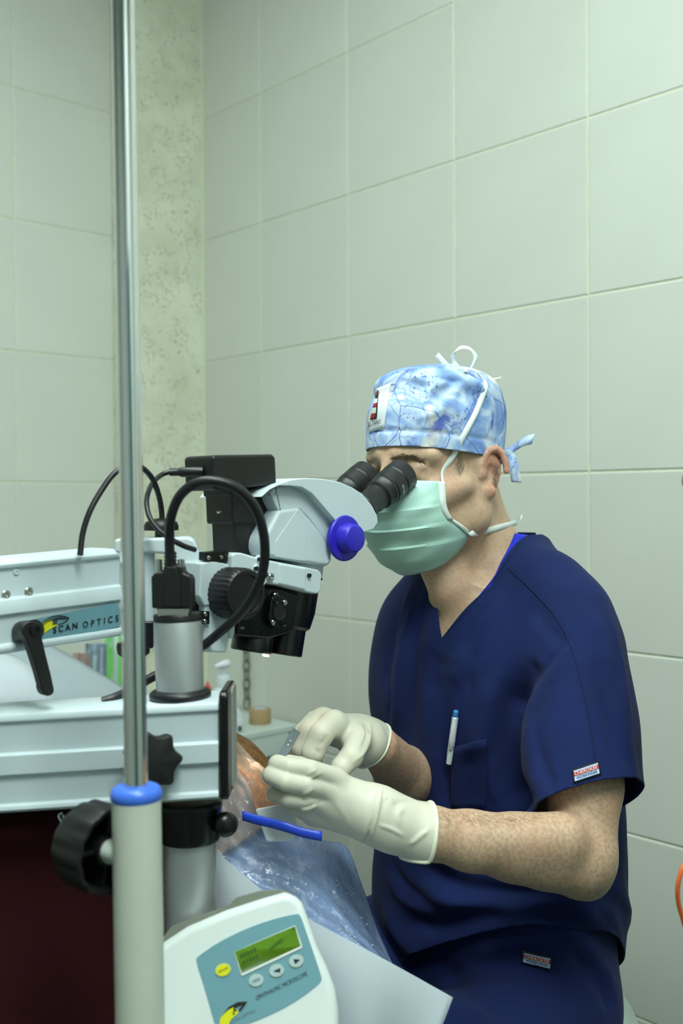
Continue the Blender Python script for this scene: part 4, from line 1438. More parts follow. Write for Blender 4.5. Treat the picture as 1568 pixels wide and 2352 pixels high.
strokes = [
    # deep fold under the near arm
    ([(1180, 1560), (1170, 1650), (1168, 1740), (1190, 1820), (1225, 1880)], -.015, .018),
    ([(1240, 1520), (1200, 1580), (1176, 1640)], -.012, .018),
    ([(1135, 1560), (1112, 1660), (1100, 1740)], .007, .016),
    ([(1215, 1640), (1222, 1740), (1240, 1830)], .006, .018),
    ([(1300, 1560), (1320, 1680), (1300, 1800)], .003, .022),
    ([(1395, 1420), (1420, 1560), (1440, 1720), (1462, 1820)], .004, .014),
    ([(1375, 1480), (1398, 1620), (1412, 1760)], -.004, .012),
    # shoulder and chest creases
    ([(1215, 1380), (1262, 1445), (1292, 1480)], -.0035, .010),
    ([(1120, 1380), (1085, 1440), (1060, 1500)], -.003, .012),
    ([(1010, 1500), (990, 1540), (1000, 1600)], -.006, .018),
    ([(1040, 1500), (1060, 1530), (1030, 1560)], .005, .014),
    ([(960, 1370), (930, 1450), (915, 1560), (905, 1700)], .005, .012),
    ([(985, 1370), (958, 1460), (945, 1580), (940, 1720)], -.006, .011),
    ([(1000, 1420), (982, 1520), (978, 1640), (985, 1760)], .004, .014),
    ([(930, 1400), (900, 1500), (885, 1570)], -.004, .010),
    ([(1030, 1600), (1022, 1700), (1025, 1800), (1030, 1870)], -.005, .010),
    ([(1010, 1700), (1000, 1800), (1005, 1900)], .004, .014),
    # narrow creases
    ([(1300, 1468), (1270, 1510), (1235, 1545)], -.0035, .0055), ([(1305, 1476), (1282, 1530), (1262, 1580)], .003, .006),
    ([(1392, 1415), (1412, 1500), (1425, 1590)], -.0030, .0055), ([(1404, 1440), (1428, 1540), (1442, 1640)], .0028, .0055),
    ([(1350, 1400), (1385, 1470), (1402, 1560)], .0025, .007), ([(1375, 1600), (1420, 1700), (1452, 1800)], -.0025, .006),
    ([(1240, 1600), (1232, 1680), (1250, 1760), (1270, 1815)], -.003, .006), ([(1285, 1640), (1270, 1720), (1282, 1800)], .0025, .007),
    ([(1150, 1350), (1130, 1400), (1100, 1450)], .002, .006), ([(1100, 1480), (1075, 1540), (1085, 1600)], -.003, .007), ([(1128, 1490), (1100, 1560), (1096, 1640)], .003, .007),
    ([(1112, 1692), (1098, 1716), (1072, 1740), (1052, 1748)], .004, .006), ([(1110, 1704), (1092, 1730), (1060, 1760)], -.004, .006),
    ([(1140, 1720), (1128, 1790), (1140, 1850)], .003, .007), ([(1075, 1780), (1085, 1830), (1078, 1868)], -.002, .006),
    ([(946, 1340), (922, 1420), (905, 1500)], .003, .006), ([(968, 1345), (948, 1410), (938, 1480)], -.003, .006), ([(990, 1360), (972, 1430), (962, 1510)], .0025, .006),
    ([(885, 1540), (898, 1600), (895, 1660)], -.003, .006), ([(1050, 1880), (1040, 1950), (1050, 1990)], .002, .007),
    ([(900, 1980), (930, 2030), (990, 2070)], -.004, .007), ([(890, 2010), (925, 2065), (985, 2100)], .004, .008), ([(1100, 2035), (1180, 2050), (1250, 2050)], -.003, .006),
    ([(1385, 1950), (1405, 2000), (1400, 2060)], -.004, .007), ([(1345, 2070), (1400, 2130), (1425, 2210)], -.004, .007),
    # waist and lap folds
    ([(960, 1985), (1060, 2040), (1180, 2060), (1300, 2050)], -.010, .014),
    ([(960, 2040), (1060, 2075), (1180, 2080), (1290, 2068)], .012, .014),
    ([(930, 2120), (1010, 2130), (1090, 2105), (1180, 2092)], -.012, .013),
    ([(1190, 2095), (1290, 2110), (1380, 2170)], -.010, .013),
    ([(1330, 2080), (1390, 2110), (1420, 2190)], .009, .016),
    ([(1380, 2010), (1420, 2050), (1445, 2130)], .008, .016),
    ([(880, 2080), (920, 2160), (990, 2220)], .006, .016),
    ([(1050, 1990), (1000, 1970), (955, 1960)], .006, .012),
]
sv = folds(sv, sf, strokes, raw_at)
rs = np.random.RandomState(3)
# broad, soft unevenness of worn cotton
ph = rs.rand(6) * 6
nn = vnormals(sv, sf)
wob = np.zeros(len(sv))
for k in range(6):
    dv = rs.randn(3)
    dv /= np.linalg.norm(dv)
    wob += np.sin((sv @ dv) * (45 + 22 * k) + ph[k]) / (1 + k * .6)
sv = sv + nn * (wob * .0007)[:, None]
sv = vsmooth(sv, sf, 1)
top_bvh = bvh_of(sv, sf)
top_at = caster(top_bvh, .0008, 1.3)

def eye_plane(p, q, inside):
    """a cutting plane through two points of the neckline, square to the cloth there"""
    a, b = raw_at(*p), raw_at(*q)
    h = raw_bvh.find_nearest((a + b) / 2)
    n = (b - a).cross(V(h[1])).normalized()
    if n.dot(raw_at(*inside) - a) < 0:
        n = -n
    return a, n
vplanes = [eye_plane((1003, 1335), (1013, 1466), (1060, 1380)), eye_plane((1013, 1466), (1125, 1345), (1060, 1380)), eye_plane((1125, 1345), (1200, 1236), (1060, 1380))]
front = lambda c, n: c.z > .98 and (c - V((TB.x, TB.y, c.z))).dot(Fb) > -.09 and abs((c - V((TB.x, TB.y, 0))).dot(Lb)) < .16
hem = (P(1195, 1868, 1.21), P(1340, 1797, 1.165), P(1487, 1840, 1.27))
hn = (hem[1] - hem[0]).cross(hem[2] - hem[0]).normalized()
if hn.z > 0:
    hn = -hn
sl_a, sl_b = P(1333, 1600, 1.285), P(1341, 1900, 1.215)
sl_d = (sl_b - sl_a).normalized()
def axis_dist(c):
    w = c - sl_a
    return (w - sl_d * w.dot(sl_d)).length, w.dot(sl_d)
def slv(c, n):
    r, t = axis_dist(c)
    return r < .088 and .05 < t < .26
hem2 = P(900, 1690, 1.48)
hn2 = (P(985, 1780, 1.485) - P(968, 1570, 1.535)).normalized()
slf = lambda c, n: (c - P(980, 1760, 1.49)).length < .16 and (c - V((TB.x, TB.y, 0))).dot(Lb) < -.135
h3 = (P(1190, 2108, 1.27), P(1425, 2255, 1.50), P(880, 2165, 1.33))
hemn = (h3[1] - h3[0]).cross(h3[2] - h3[0]).normalized()
if hemn.z > 0:
    hemn = -hemn
topcap = lambda c, n: c.z > 1.19
sv2, sf2 = cut_mesh(sv, sf.tolist(), [
    (vplanes, front),
    ([(V((0, 0, 1.222)), UP)], topcap),
    ([(hem[0], hn)], slv),
    ([(P(975, 1715, 1.5), hn2)], slf),
    ([(P(1190, 2108, 1.27), hemn)], lambda c, n: c.z < .86)])
fill = [f for f in to_f.tolist() if axis_dist(V(to_v[f[0]]))[0] < .096 and (V(to_v[f[0]]) - hem[0]).dot(hn) > -.004 and axis_dist(V(to_v[f[0]]))[1] < .27]
base_i = len(sv2)
sv2 = np.concatenate([sv2, to_v])
sf2 = sf2 + [tuple(i + base_i for i in f) for f in fill]
used_i = sorted({i for f in sf2 for i in f})
remap = {j: k for k, j in enumerate(used_i)}
sv2 = sv2[used_i]
sf2 = [tuple(remap[i] for i in f) for f in sf2]
top = mk('scrub_top', sv2, sf2, M_NAVY, surgeon, sharp=0, solid=.0022)

# seams, undershirt, pocket, badge
def seam(pts, off=.0006, r=.0008):
    mp = caster(top_bvh, off, 1.3)
    tube('seam', [mp(*p) for p in spline(pts, 5)], r, M_NAVY2, top, n=6)
seam([(1166, 1305), (1220, 1355), (1270, 1410), (1300, 1462), (1322, 1520), (1350, 1640), (1366, 1740), (1374, 1795)])
seam([(1018, 1462), (1080, 1395), (1140, 1322), (1190, 1255)], off=.0004, r=.0005)
und = caster(raw_bvh, -.0018, 1.4)
rows = []
for a, b in zip(spline([(1210, 1226), (1198, 1250), (1176, 1290), (1152, 1322), (1126, 1348), (1096, 1380)], 5), spline([(1182, 1222), (1170, 1250), (1148, 1290), (1133, 1322), (1114, 1347), (1090, 1376)], 5)):
    rows.append([und(a[0] * (1 - t) + b[0] * t, a[1] * (1 - t) + b[1] * t) for t in (-.1, .2, .5, .75, 1)])
mk('undershirt', *grid_geo(rows), M_UNDER, surgeon, solid=.0015, sharp=0)
pk = caster(top_bvh, .0016, 1.3)
pocket_px = [(1042, 1702), (1062, 1700), (1106, 1694), (1118, 1702), (1120, 1760), (1112, 1850), (1040, 1850)]
rows = []
for v in range(9):
    row = []
    for u in range(9):
        x = 1040 + (1116 - 1040) * u / 8
        y0 = 1716 - 20 * (u / 8)
        y = y0 + (1862 - y0) * v / 8
        p = pk(x, y)
        if v == 0:
            p = p + (CAM - p).normalized() * (.010 * math.sin(math.pi * u / 8))
        elif v == 1:
            p = p + (CAM - p).normalized() * (.005 * math.sin(math.pi * u / 8))
        row.append(p)
    rows.append(row)
mk('pocket', *grid_geo(rows), M_NAVY, top, solid=.0016, sharp=0)

M_BADGEK = mat('black badge border', '#0B0D14', .8)
M_BADGEB = mat('pale blue badge', '#A9BEDF', .7, var=.03)
M_BADGER = mat('red badge band', '#B32A3A', .7, var=.05)
M_BADGEW = mat('white badge letters', '#E6E2DC', .7)
M_BADGEN = mat('navy badge letters', '#26345F', .7)
def badge(q, bvh, parent, host):
    b0 = surf_patch('badge', q, caster(bvh, .0012, 1.3), M_BADGEK, parent, 6, 4, solid=.0005)
    ins = lambda u0, v0, u1, v1: [bil(u0, v1, q), bil(u1, v1, q), bil(u1, v0, q), bil(u0, v0, q)]
    surf_patch('badge_field', ins(.06, .12, .94, .86), caster(bvh, .0023, 1.3), M_BADGEB, b0, 6, 3)
    surf_patch('badge_band', ins(.06, .46, .94, .74), caster(bvh, .0028, 1.3), M_BADGER, b0, 6, 2)
    lettering('CHEROKEE', ins(.09, .49, .88, .73), caster(bvh, .0034, 1.3), M_BADGEW, b0, bold=.0)
    lettering('WORKWEAR', ins(.14, .20, .86, .40), caster(bvh, .0030, 1.3), M_BADGEN, b0, bold=.01)
badge([(1313, 1768), (1374, 1747), (1380, 1780), (1317, 1801)], top_bvh, top, 'sleeve')

# ---------------------------------------------------------------- trousers
tr = SDF((-.25, .80, .0), (.62, 1.80, .86), .0055)
hipn, hipf = V((TB.x + .10, TB.y - .04, .60)), V((TB.x - .06, TB.y + .12, .60))
tr.ell(V((TB.x + .012, TB.y + .0, .605)), (Lb, Fb, UP), (.166, .136, .125), .02)
kn_n = V((-.115 + .06, 1.02 + .02, .585))
kn_f = V((-.215 + .03, 1.24 + .04, .60))
hip_n2 = V((TB.x + .072, TB.y - .088, .60))
hip_f2 = V((TB.x - .09, TB.y + .10, .60))
an_n, an_f = kn_n + V((-.02, -.0, -.50)), kn_f + V((-.02, .0, -.515))
tr.chain([(hip_n2, .086), (hip_n2.lerp(kn_n, .5), .086), (kn_n, .066)], .04)
tr.chain([(hip_f2, .098), (hip_f2.lerp(kn_f, .5), .088), (kn_f, .066)], .05)
tr.chain([(kn_n, .066), (kn_n.lerp(an_n, .5), .062), (an_n, .060)], .03)
tr.chain([(kn_f, .066), (kn_f.lerp(an_f, .5), .062), (an_f, .060)], .03)
tr.loft((TB.x, TB.y, 0), (Lb, Fb, UP), [(r[0], r[1], r[2] - .002, r[3] - .010, r[4] - .012) for r in rg if r[0] < .84] , .02, e=2.2)
tv, tf = tr.mesh()
tv = vsmooth(tv, tf, 2)
tr_raw = caster(bvh_of(tv, tf), 0, 1.3)
tv = folds(tv, tf, [([(1080, 2200), (1160, 2160), (1260, 2150)], .006, .016), ([(1300, 2180), (1380, 2260), (1410, 2330)], -.008, .014), ([(1000, 2200), (1080, 2280), (1180, 2340)], -.006, .016), ([(1340, 2170), (1410, 2260)], .006, .012)], tr_raw)
trousers = mk('trousers', tv, [tuple(f) for f in tf.tolist()], M_NAVY, surgeon, sharp=0)
tr_bvh = bvh_of(tv, tf)
badge([(1198, 2180), (1267, 2197), (1265, 2230), (1196, 2212)], tr_bvh, trousers, 'thigh')
for a in (an_n, an_f):
    sh = SDF(a + V((-.26, -.14, -.10)), a + V((.12, .14, .03)), .005)
    fz = .028
    d = (Fb + V((-.35, .25, 0))).normalized()
    a0 = V((a.x, a.y, 0))
    sh.cone(a0 + UP * .042 - d * .03, a0 + UP * .035 + d * .09, .038, .034, .02)
    sh.cone(a0 + UP * .035 + d * .09, a0 + UP * .026 + d * .15, .036, .026, .02)
    sh.cone(a0 + UP * .05, a0 + UP * .085, .036, .036, .02)
    v, f = sh.mesh()
    v[:, 2] = np.maximum(v[:, 2], .002)
    mk('shoe', v, [tuple(q) for q in f.tolist()], mat('white clog rubber', '#C8CDCB', .5), surgeon, sharp=0)

# ---------------------------------------------------------------- cap
def cap_material():
    m = bpy.data.materials.new('blue map print cotton')
    m.use_nodes = True
    nt = m.node_tree
    L = nt.links.new
    b = nt.nodes['Principled BSDF']
    tc = nt.nodes.new('ShaderNodeTexCoord')
    def noise(sc, det=4, dist=0.0):
        n = nt.nodes.new('ShaderNodeTexNoise')
        n.inputs['Scale'].default_value = sc
        n.inputs['Detail'].default_value = det
        n.inputs['Distortion'].default_value = dist
        L(tc.outputs['Object'], n.inputs['Vector'])
        return n
    def ramp(src, stops):
        r = nt.nodes.new('ShaderNodeValToRGB')
        r.color_ramp.elements[0].position, r.color_ramp.elements[0].color = stops[0]
        r.color_ramp.elements[1].position, r.color_ramp.elements[1].color = stops[-1]
        for p, c in stops[1:-1]:
            e = r.color_ramp.elements.new(p)
            e.color = c
        L(src, r.inputs['Fac'])
        return r
    def mixc(fac, a, bb):
        x = nt.nodes.new('ShaderNodeMix')
        x.data_type = 'RGBA'
        L(fac, x.inputs[0])
        L(a, x.inputs[6])
        if isinstance(bb, tuple):
            x.inputs[7].default_value = bb
        else:
            L(bb, x.inputs[7])
        return x.outputs[2]
    n1 = noise(19, 5, .6)
    base = ramp(n1.outputs['Fac'], [(.30, lin('#5F80C8')), (.42, lin('#8FAEE0')), (.50, lin('#C6D9EE')), (.56, lin('#92B0E2')), (.66, lin('#E2E4D2'))])
    n2 = noise(26, 6, .4)
    mp2 = nt.nodes.new('ShaderNodeMapping')
    mp2.inputs['Rotation'].default_value = (.6, .3, .9)
    mp2.inputs['Scale'].default_value = (1.0, 2.6, .8)
    L(tc.outputs['Object'], mp2.inputs['Vector'])
    L(mp2.outputs['Vector'], n2.inputs['Vector'])
    blot = ramp(n2.outputs['Fac'], [(.55, (0, 0, 0, 1)), (.66, (.9, .9, .9, 1))])
    c1 = mixc(blot.outputs['Color'], base.outputs['Color'], lin('#4A5FB4'))
    # winding border lines
    for sc_, th, col in ((13, .010, '#5068B0'), (40, .035, '#5570BC')):
        vo = nt.nodes.new('ShaderNodeTexVoronoi')
        vo.feature = 'DISTANCE_TO_EDGE'
        vo.inputs['Scale'].default_value = sc_
        nd = noise(25, 3)
        ad = nt.nodes.new('ShaderNodeMix')
        ad.data_type = 'RGBA'
        ad.inputs[0].default_value = .006 if sc_ == 13 else .02
        L(tc.outputs['Object'], ad.inputs[6])
        L(nd.outputs['Color'], ad.inputs[7])
        L(ad.outputs[2], vo.inputs['Vector'])
        ln = ramp(vo.outputs['Distance'], [(0.0, (1, 1, 1, 1)), (th, (0, 0, 0, 1))])
        if sc_ == 40:
            gate = ramp(noise(12, 2).outputs['Fac'], [(.5, (0, 0, 0, 1)), (.6, (.6, .6, .6, 1))])
            mu = nt.nodes.new('ShaderNodeMath')
            mu.operation = 'MULTIPLY'
            L(ln.outputs['Color'], mu.inputs[0])
            L(gate.outputs['Color'], mu.inputs[1])
            fac = mu.outputs[0]
        else:
            fac = ln.outputs['Color']
        c1 = mixc(fac, c1, lin(col))
    # fine scribbles
    n4 = noise(260, 2)
    g4 = ramp(noise(22, 2).outputs['Fac'], [(.52, (0, 0, 0, 1)), (.6, (1, 1, 1, 1))])
    s4 = ramp(n4.outputs['Fac'], [(.60, (0, 0, 0, 1)), (.64, (.75, .75, .75, 1))])
    mu = nt.nodes.new('ShaderNodeMath')
    mu.operation = 'MULTIPLY'
    L(g4.outputs['Color'], mu.inputs[0])
    L(s4.outputs['Color'], mu.inputs[1])
    c1 = mixc(mu.outputs[0], c1, lin('#4258A6'))
    L(c1, b.inputs['Base Color'])
    b.inputs['Roughness'].default_value = .85
    b.inputs['Specular IOR Level'].default_value = .25
    return m
M_CAP = cap_material()
CP_ = math.radians(-6.5)
Fc = (Fb * math.cos(CP_) - UP * math.sin(CP_)).normalized()
Uc = Lb.cross(Fc)
if Uc.z < 0:
    Uc = -Uc
Cc = P(1000, 1040, 1.40)          # middle of the band's lower edge
cp = SDF(Cc - V((.14, .14, .06)), Cc + V((.14, .14, .15)), .0024)
crings = [(-.03, 0, 0, .0985, .0785), (0.0, .001, 0, .1015, .0812), (.022, .001, 0, .1025, .0822), (.045, .001, 0, .1030, .0825), (.065, -.003, 0, .0985, .0795), (.083, .001, 0, .0945, .0775), (.096, -.003, 0, .0840, .0690), (.106, -.008, 0, .0660, .0560), (.113, -.012, 0, .0380, .0340), (.115, -.012, 0, .015, .015)]
cp.loft(Cc, (Fc, Lb, Uc), crings, .001, e=2.1)
cp.ell(Cc + Fc * -.006 + Lb * .012 + Uc * .085, (Fc, Lb, Uc), (.055, .055, .030), .02)
cv, cf = cp.mesh()
cv = vsmooth(cv, cf, 3)
c_raw = caster(bvh_of(cv, cf), 0, 1.33)
cv = folds(cv, cf, [
    ([(1045, 878), (1010, 905), (975, 945)], -.0045, .006), ([(1030, 868), (1000, 890), (965, 905)], .004, .006), ([(1055, 880), (1040, 920), (1050, 960)], .003, .006),
    ([(1068, 885), (1085, 920), (1100, 960)], -.0035, .006), ([(1035, 900), (1010, 940), (960, 960)], .004, .007), ([(900, 870), (950, 880), (990, 900)], -.003, .006),
    ([(1005, 850), (1060, 866), (1110, 890)], .003, .007), ([(1060, 876), (1030, 872), (1000, 870)], -.004, .004), ([(1080, 880), (1110, 900), (1140, 950)], .003, .007),
    ([(1140, 930), (1150, 980), (1150, 1020)], -.003, .006),
    ([(836, 992), (880, 988), (960, 990), (1060, 1000), (1165, 1020)], -.0022, .0028),
], c_raw)
cv2, cf2 = cut_mesh(cv, cf.tolist(), [([(Cc - Uc * .006, -Uc)], lambda c, n: True)])
cap = mk('scrub_cap', cv2, cf2, M_CAP, surgeon, sharp=0, solid=.0018)
cap_bvh = bvh_of(cv, cf)
cap_at = lambda off: caster(cap_bvh, off, 1.33)
q = [(868, 892), (898, 880), (882, 984), (848, 994)]
patch = surf_patch('logo_patch', q, cap_at(.0016), mat('white embroidered patch', '#DDE6EA', .8, var=.03, bump=.3, bscale=700), cap, 10, 12, solid=.0015)
M_RED = mat('dark red thread', '#8E1F22', .8)
pin = cap_at(.0024)
M_GLD = mat('grey thread', '#C9D2CF', .8)
def pg(nm, pts, m):
    pts = [(px_ + 7, py_) for px_, py_ in pts]
    if len(pts) == 3:
        pts = [pts[0], pts[0], pts[1], pts[2]]
    surf_patch(nm, pts, pin, m, patch, 3, 5)
pg('lighthouse_tower', [(858, 915), (864, 915), (861, 962), (846, 965)], M_INK)
pin = cap_at(.0029)
pg('lighthouse_roof', [(865, 895), (868, 904), (857, 908)], M_RED)
pg('lighthouse_lantern', [(858, 909), (866, 906), (865, 913), (858, 915)], M_INK)
pg('white_band', [(857, 919), (863.5, 918), (862.5, 927.5), (855, 929)], M_GLD)
pg('red_band', [(855, 929.5), (862.3, 928), (861, 936), (852.5, 938)], M_RED)
pg('white_band', [(852.3, 939), (860.8, 937), (860, 949), (849.7, 951)], M_GLD)
pg('red_band', [(849.5, 952), (859.6, 950), (858.5, 959), (847, 962)], M_RED)
lettering('EL FARO', [(850, 971), (877, 963), (876, 972), (850, 981)], cap_at(.0028), M_INK, patch, bold=.012)
# ties at the back
tb = P(1163, 1042, 1.45)
ribbon('tie_end', [tb, P(1178, 1030, 1.45), P(1200, 1015, 1.44), P(1224, 1008, 1.435)], [V((.0, 0, .013)), V((.006, 0, .014)), V((.004, .0, .014)), V((.004, .0, .014))], .0012, M_CAP, cap)
ribbon('tie_end', [tb, P(1172, 1050, 1.44), P(1180, 1075, 1.435), P(1186, 1108, 1.435)], [V((.010, 0, .008)), V((.014, 0, .003)), V((.014, 0, -.001)), V((.014, 0, -.001))], .0012, M_CAP, cap)
lathe('tie_knot', [(.001, -.009), (.007, -.006), (.009, 0), (.007, .006), (.001, .009)], tb, UP * .8 + Fb * .5, M_CAP, cap, n=14)

# ---------------------------------------------------------------- mask
M_MASK = mat('mint non-woven mask', '#B2DACF', .75, var=.04, scale=40, bump=.25, bscale=500)
M_STRAP = mat('white non-woven strap', '#DCE6E2', .7, var=.04, bump=.2, bscale=800)
cen = [(.101, -.008), (.116, -.030), (.123, -.050), (.124, -.070), (.117, -.090), (.106, -.115), (.078, -.134)]
edg = [(.064, .063, -.014), (.067, .066, -.030), (.068, .067, -.044), (.058, .068, -.063), (.024, .066, -.083), (.027, .056, -.103), (.042, .040, -.122)]
NR_ = 48
cs_, es_ = spline(cen, 8), spline(edg, 8)
rows = []
for i, (c, e) in enumerate(zip(cs_, es_)):
    t = i / (len(cs_) - 1)
    row = []
    pl = 0
    for pc, pw in ((.30, .05), (.52, .06), (.70, .05)):
        if t > pc and t < pc + pw * 2:
            pl = .0045 * (1 - (t - pc) / (pw * 2))
    for j in range(-14, 15):
        u = j / 14
        th = abs(u) * math.pi / 2
        s = 1 if u >= 0 else -1
        f = e[0] + (c[0] - e[0]) * (math.cos(th) ** .85 if math.cos(th) > 0 else 0)
        l = s * e[1] * math.sin(th)
        uu = c[1] * (1 - abs(u) ** 1.4) + e[2] * abs(u) ** 1.4
        fade = 1 - abs(u) ** 3
        wob = .0012 * math.sin(u * 9 + i * .55) * fade
        row.append(HL(f + (pl * fade + wob) * .8, l + s * (pl * fade + wob) * .6 * abs(u), uu))
    rows.append(row)
mask = mk('face_mask', *grid_geo(rows), M_MASK, surgeon, solid=.0012, sharp=50)
edge_n = [r[28] for r in rows]
edge_f = [r[0] for r in rows]
for ed in (edge_n, edge_f):
    tube('edge_binding', [p for p in ed[:33]], .0019, M_STRAP, mask, n=8)
ribbon('edge_band', [p + (CAM - p).normalized() * .003 + Fh * .003 for p in edge_n[0:25:4]], [(Fh * .85 - Lb * .5) * -.0085] * len(edge_n[0:25:4]), .0012, M_STRAP, mask, sm=3)
wtan = lambda v, w: V(v).normalized() * w
e0 = edge_n[0]
head_out = lambda px, py, o: caster(cap_bvh, o, 1.33)(px, py)
st = [e0 + Uh * -.002, body_at(1018, 1082), body_at(1035, 1050) + Lb * .002, head_out(1060, 1005, .003), head_out(1085, 955, .003), head_out(1104, 910, .003), head_out(1111, 882, .003), head_out(1092, 862, .004)]
wv = [Fh * -.007 + Uh * -.003] * 2 + [V((.006, .0, -.0035))] * 5 + [V((.003, .003, -.006))]
ribbon('strap', st, wv, .0008, M_STRAP, mask)
kt = head_out(1068, 858, .004)
ribbon('bow_loop', [kt, P(1046, 840, 1.40), P(1040, 815, 1.40), P(1055, 799, 1.40), P(1078, 800, 1.40), P(1092, 818, 1.40), P(1088, 835, 1.40), P(1076, 856, 1.40)], [V((.006, .002, .004))] * 3 + [V((0, .006, .005))] * 2 + [V((.006, .002, .002))] * 3, .0006, M_STRAP, mask)
ribbon('bow_end', [kt, P(1042, 855, 1.40), P(1022, 836, 1.40), P(1003, 815, 1.40)], [V((.005, .0, .006))] * 4, .0006, M_STRAP, mask)
ribbon('bow_end', [kt, P(1100, 872, 1.40), P(1125, 872, 1.41), P(1152, 866, 1.42)], [V((.0, .003, .005)), V((.0, .003, .004)), V((.0, .003, .003)), V((.0, .001, .001))], .0006, M_STRAP, mask)
e4 = edge_n[32]
neck_at = lambda px, py: body_at(px, py) + (CAM - body_at(px, py)).normalized() * .0015
st2 = [edge_n[24], edge_n[28] + Lb * .001, e4 + Lb * .001, neck_at(1088, 1224), neck_at(1120, 1218), neck_at(1150, 1210), neck_at(1172, 1205), P(1186, 1200, 1.475)]
ribbon('strap', st2, [V((.0, .002, .005))] * 3 + [V((.0, .001, .008))] * 5, .0007, M_STRAP, mask)
k2 = P(1184, 1198, 1.472)
ribbon('bow_loop', [k2, P(1194, 1186, 1.47), P(1196, 1194, 1.465), P(1186, 1204, 1.47)], [V((.004, .003, .006))] * 4, .0006, M_STRAP, mask)

# ---------------------------------------------------------------- gloves
def px_r(r, d):
    return r * d / FPX
def J(px, py, d, r):
    return (P(px, py, d), px_r(r, d))
g = SDF(P(590, 1990, 1.05) + V((-.01, 0, -.02)), P(1005, 1700, 1.24) + V((.03, .02, .02)), .0017)
for ch in (
    [J(770, 1786, 1.120, 23), J(712, 1767, 1.102, 22), J(665, 1762, 1.096, 21.5), J(636, 1754, 1.102, 21)],
    [J(748, 1812, 1.112, 22), J(700, 1804, 1.094, 21), J(655, 1796, 1.088, 22), J(624, 1781, 1.098, 22), J(634, 1772, 1.122, 20)],
    [J(734, 1842, 1.114, 21), J(700, 1840, 1.100, 19.5), J(660, 1833, 1.096, 20), J(633, 1822, 1.106, 21), J(646, 1814, 1.130, 19)],
    [J(718, 1872, 1.124, 20), J(696, 1864, 1.116, 18), J(668, 1852, 1.112, 17), J(658, 1845, 1.124, 17), J(672, 1838, 1.142, 16)],
    [J(800, 1830, 1.165, 27), J(735, 1780, 1.160, 25), J(690, 1758, 1.143, 20), J(662, 1749, 1.128, 16)],
):
    g.chain(ch, .0010)
g.chain([J(764, 1791, 1.122, 21), J(870, 1852, 1.130, 44)], .010)
g.chain([J(742, 1818, 1.116, 22), J(865, 1868, 1.128, 54)], .010)
g.chain([J(728, 1848, 1.120, 22), J(862, 1880, 1.130, 50)], .010)
g.chain([J(716, 1876, 1.130, 19), J(850, 1890, 1.132, 42)], .010)
g.chain([J(800, 1835, 1.150, 40), J(872, 1866, 1.138, 48)], .012)
# cuff
g.chain([J(855, 1868, 1.131, 62), J(900, 1890, 1.134, 64), J(985, 1918, 1.141, 68), J(1040, 1935, 1.146, 68)], .008)
gv, gf = g.mesh()
gv = vsmooth(gv, gf, 1)
graw = caster(bvh_of(gv, gf), 0, 1.12)
gv = folds(gv, gf, [
    ([(866, 1806), (858, 1850), (846, 1895), (832, 1935)], .0030, .0020), ([(874, 1812), (868, 1850), (858, 1895), (842, 1940)], .0038, .0022), ([(870, 1808), (862, 1850), (852, 1895), (837, 1938)], -.0025, .002),
    ([(730, 1768), (712, 1775), (705, 1782)], .0013, .002), ([(740, 1774), (722, 1782), (712, 1790)], .0014, .002), ([(735, 1782), (715, 1792)], -.001, .0016),
    ([(720, 1812), (700, 1822), (690, 1826)], .0015, .002), ([(735, 1842), (712, 1856), (684, 1860)], .002, .0025), ([(745, 1838), (715, 1850)], -.0012, .002),
    ([(738, 1845), (710, 1853), (690, 1856)], -.0012, .002),
    ([(940, 1940), (960, 1925), (985, 1905)], .002, .0025), ([(870, 1895), (900, 1905), (925, 1920)], .0015, .002), ([(905, 1850), (925, 1842), (950, 1845)], -.0015, .003),
    ([(880, 1835), (890, 1830), (905, 1850)], .0016, .002), ([(930, 1855), (915, 1870), (918, 1900)], .0012, .003), ([(760, 1830), (790, 1870), (800, 1900)], .0008, .004),
], graw)
cpl = P(980, 1917, 1.141)
cut_n = (P(1040, 1935, 1.146) - P(900, 1890, 1.134))
e_up = P(992, 1850, 1.13) - P(967, 1985, 1.13)
cut_n = cut_n - e_up * (cut_n.dot(e_up) / e_up.length_squared)
cut_n.normalize()
gv2, gf2 = cut_mesh(gv, gf.tolist(), [([(cpl, cut_n)], lambda c, n: pix(c)[0] > 930)])
gv2, gf2 = largest_island(gv2, gf2)
glove_l = mk('glove', gv2, gf2, M_LATEX, surgeon, sharp=0)
def rim(cen, nrm, rad, r, parent, squash=1.0, upv=None):
    x, y, z = basis(nrm)
    pts = []
    for k in range(41):
        a = 2 * math.pi * k / 40
        pts.append(cen + (x * math.cos(a) + y * math.sin(a) * squash) * (rad * (1 + .02 * math.sin(a * 3))))
    tube('rolled_rim', pts, r, M_LATEXR, parent, n=10)
tube('rolled_rim', boundary_loop(gv2, gf2), .0024, M_LATEXR, glove_l, n=10)

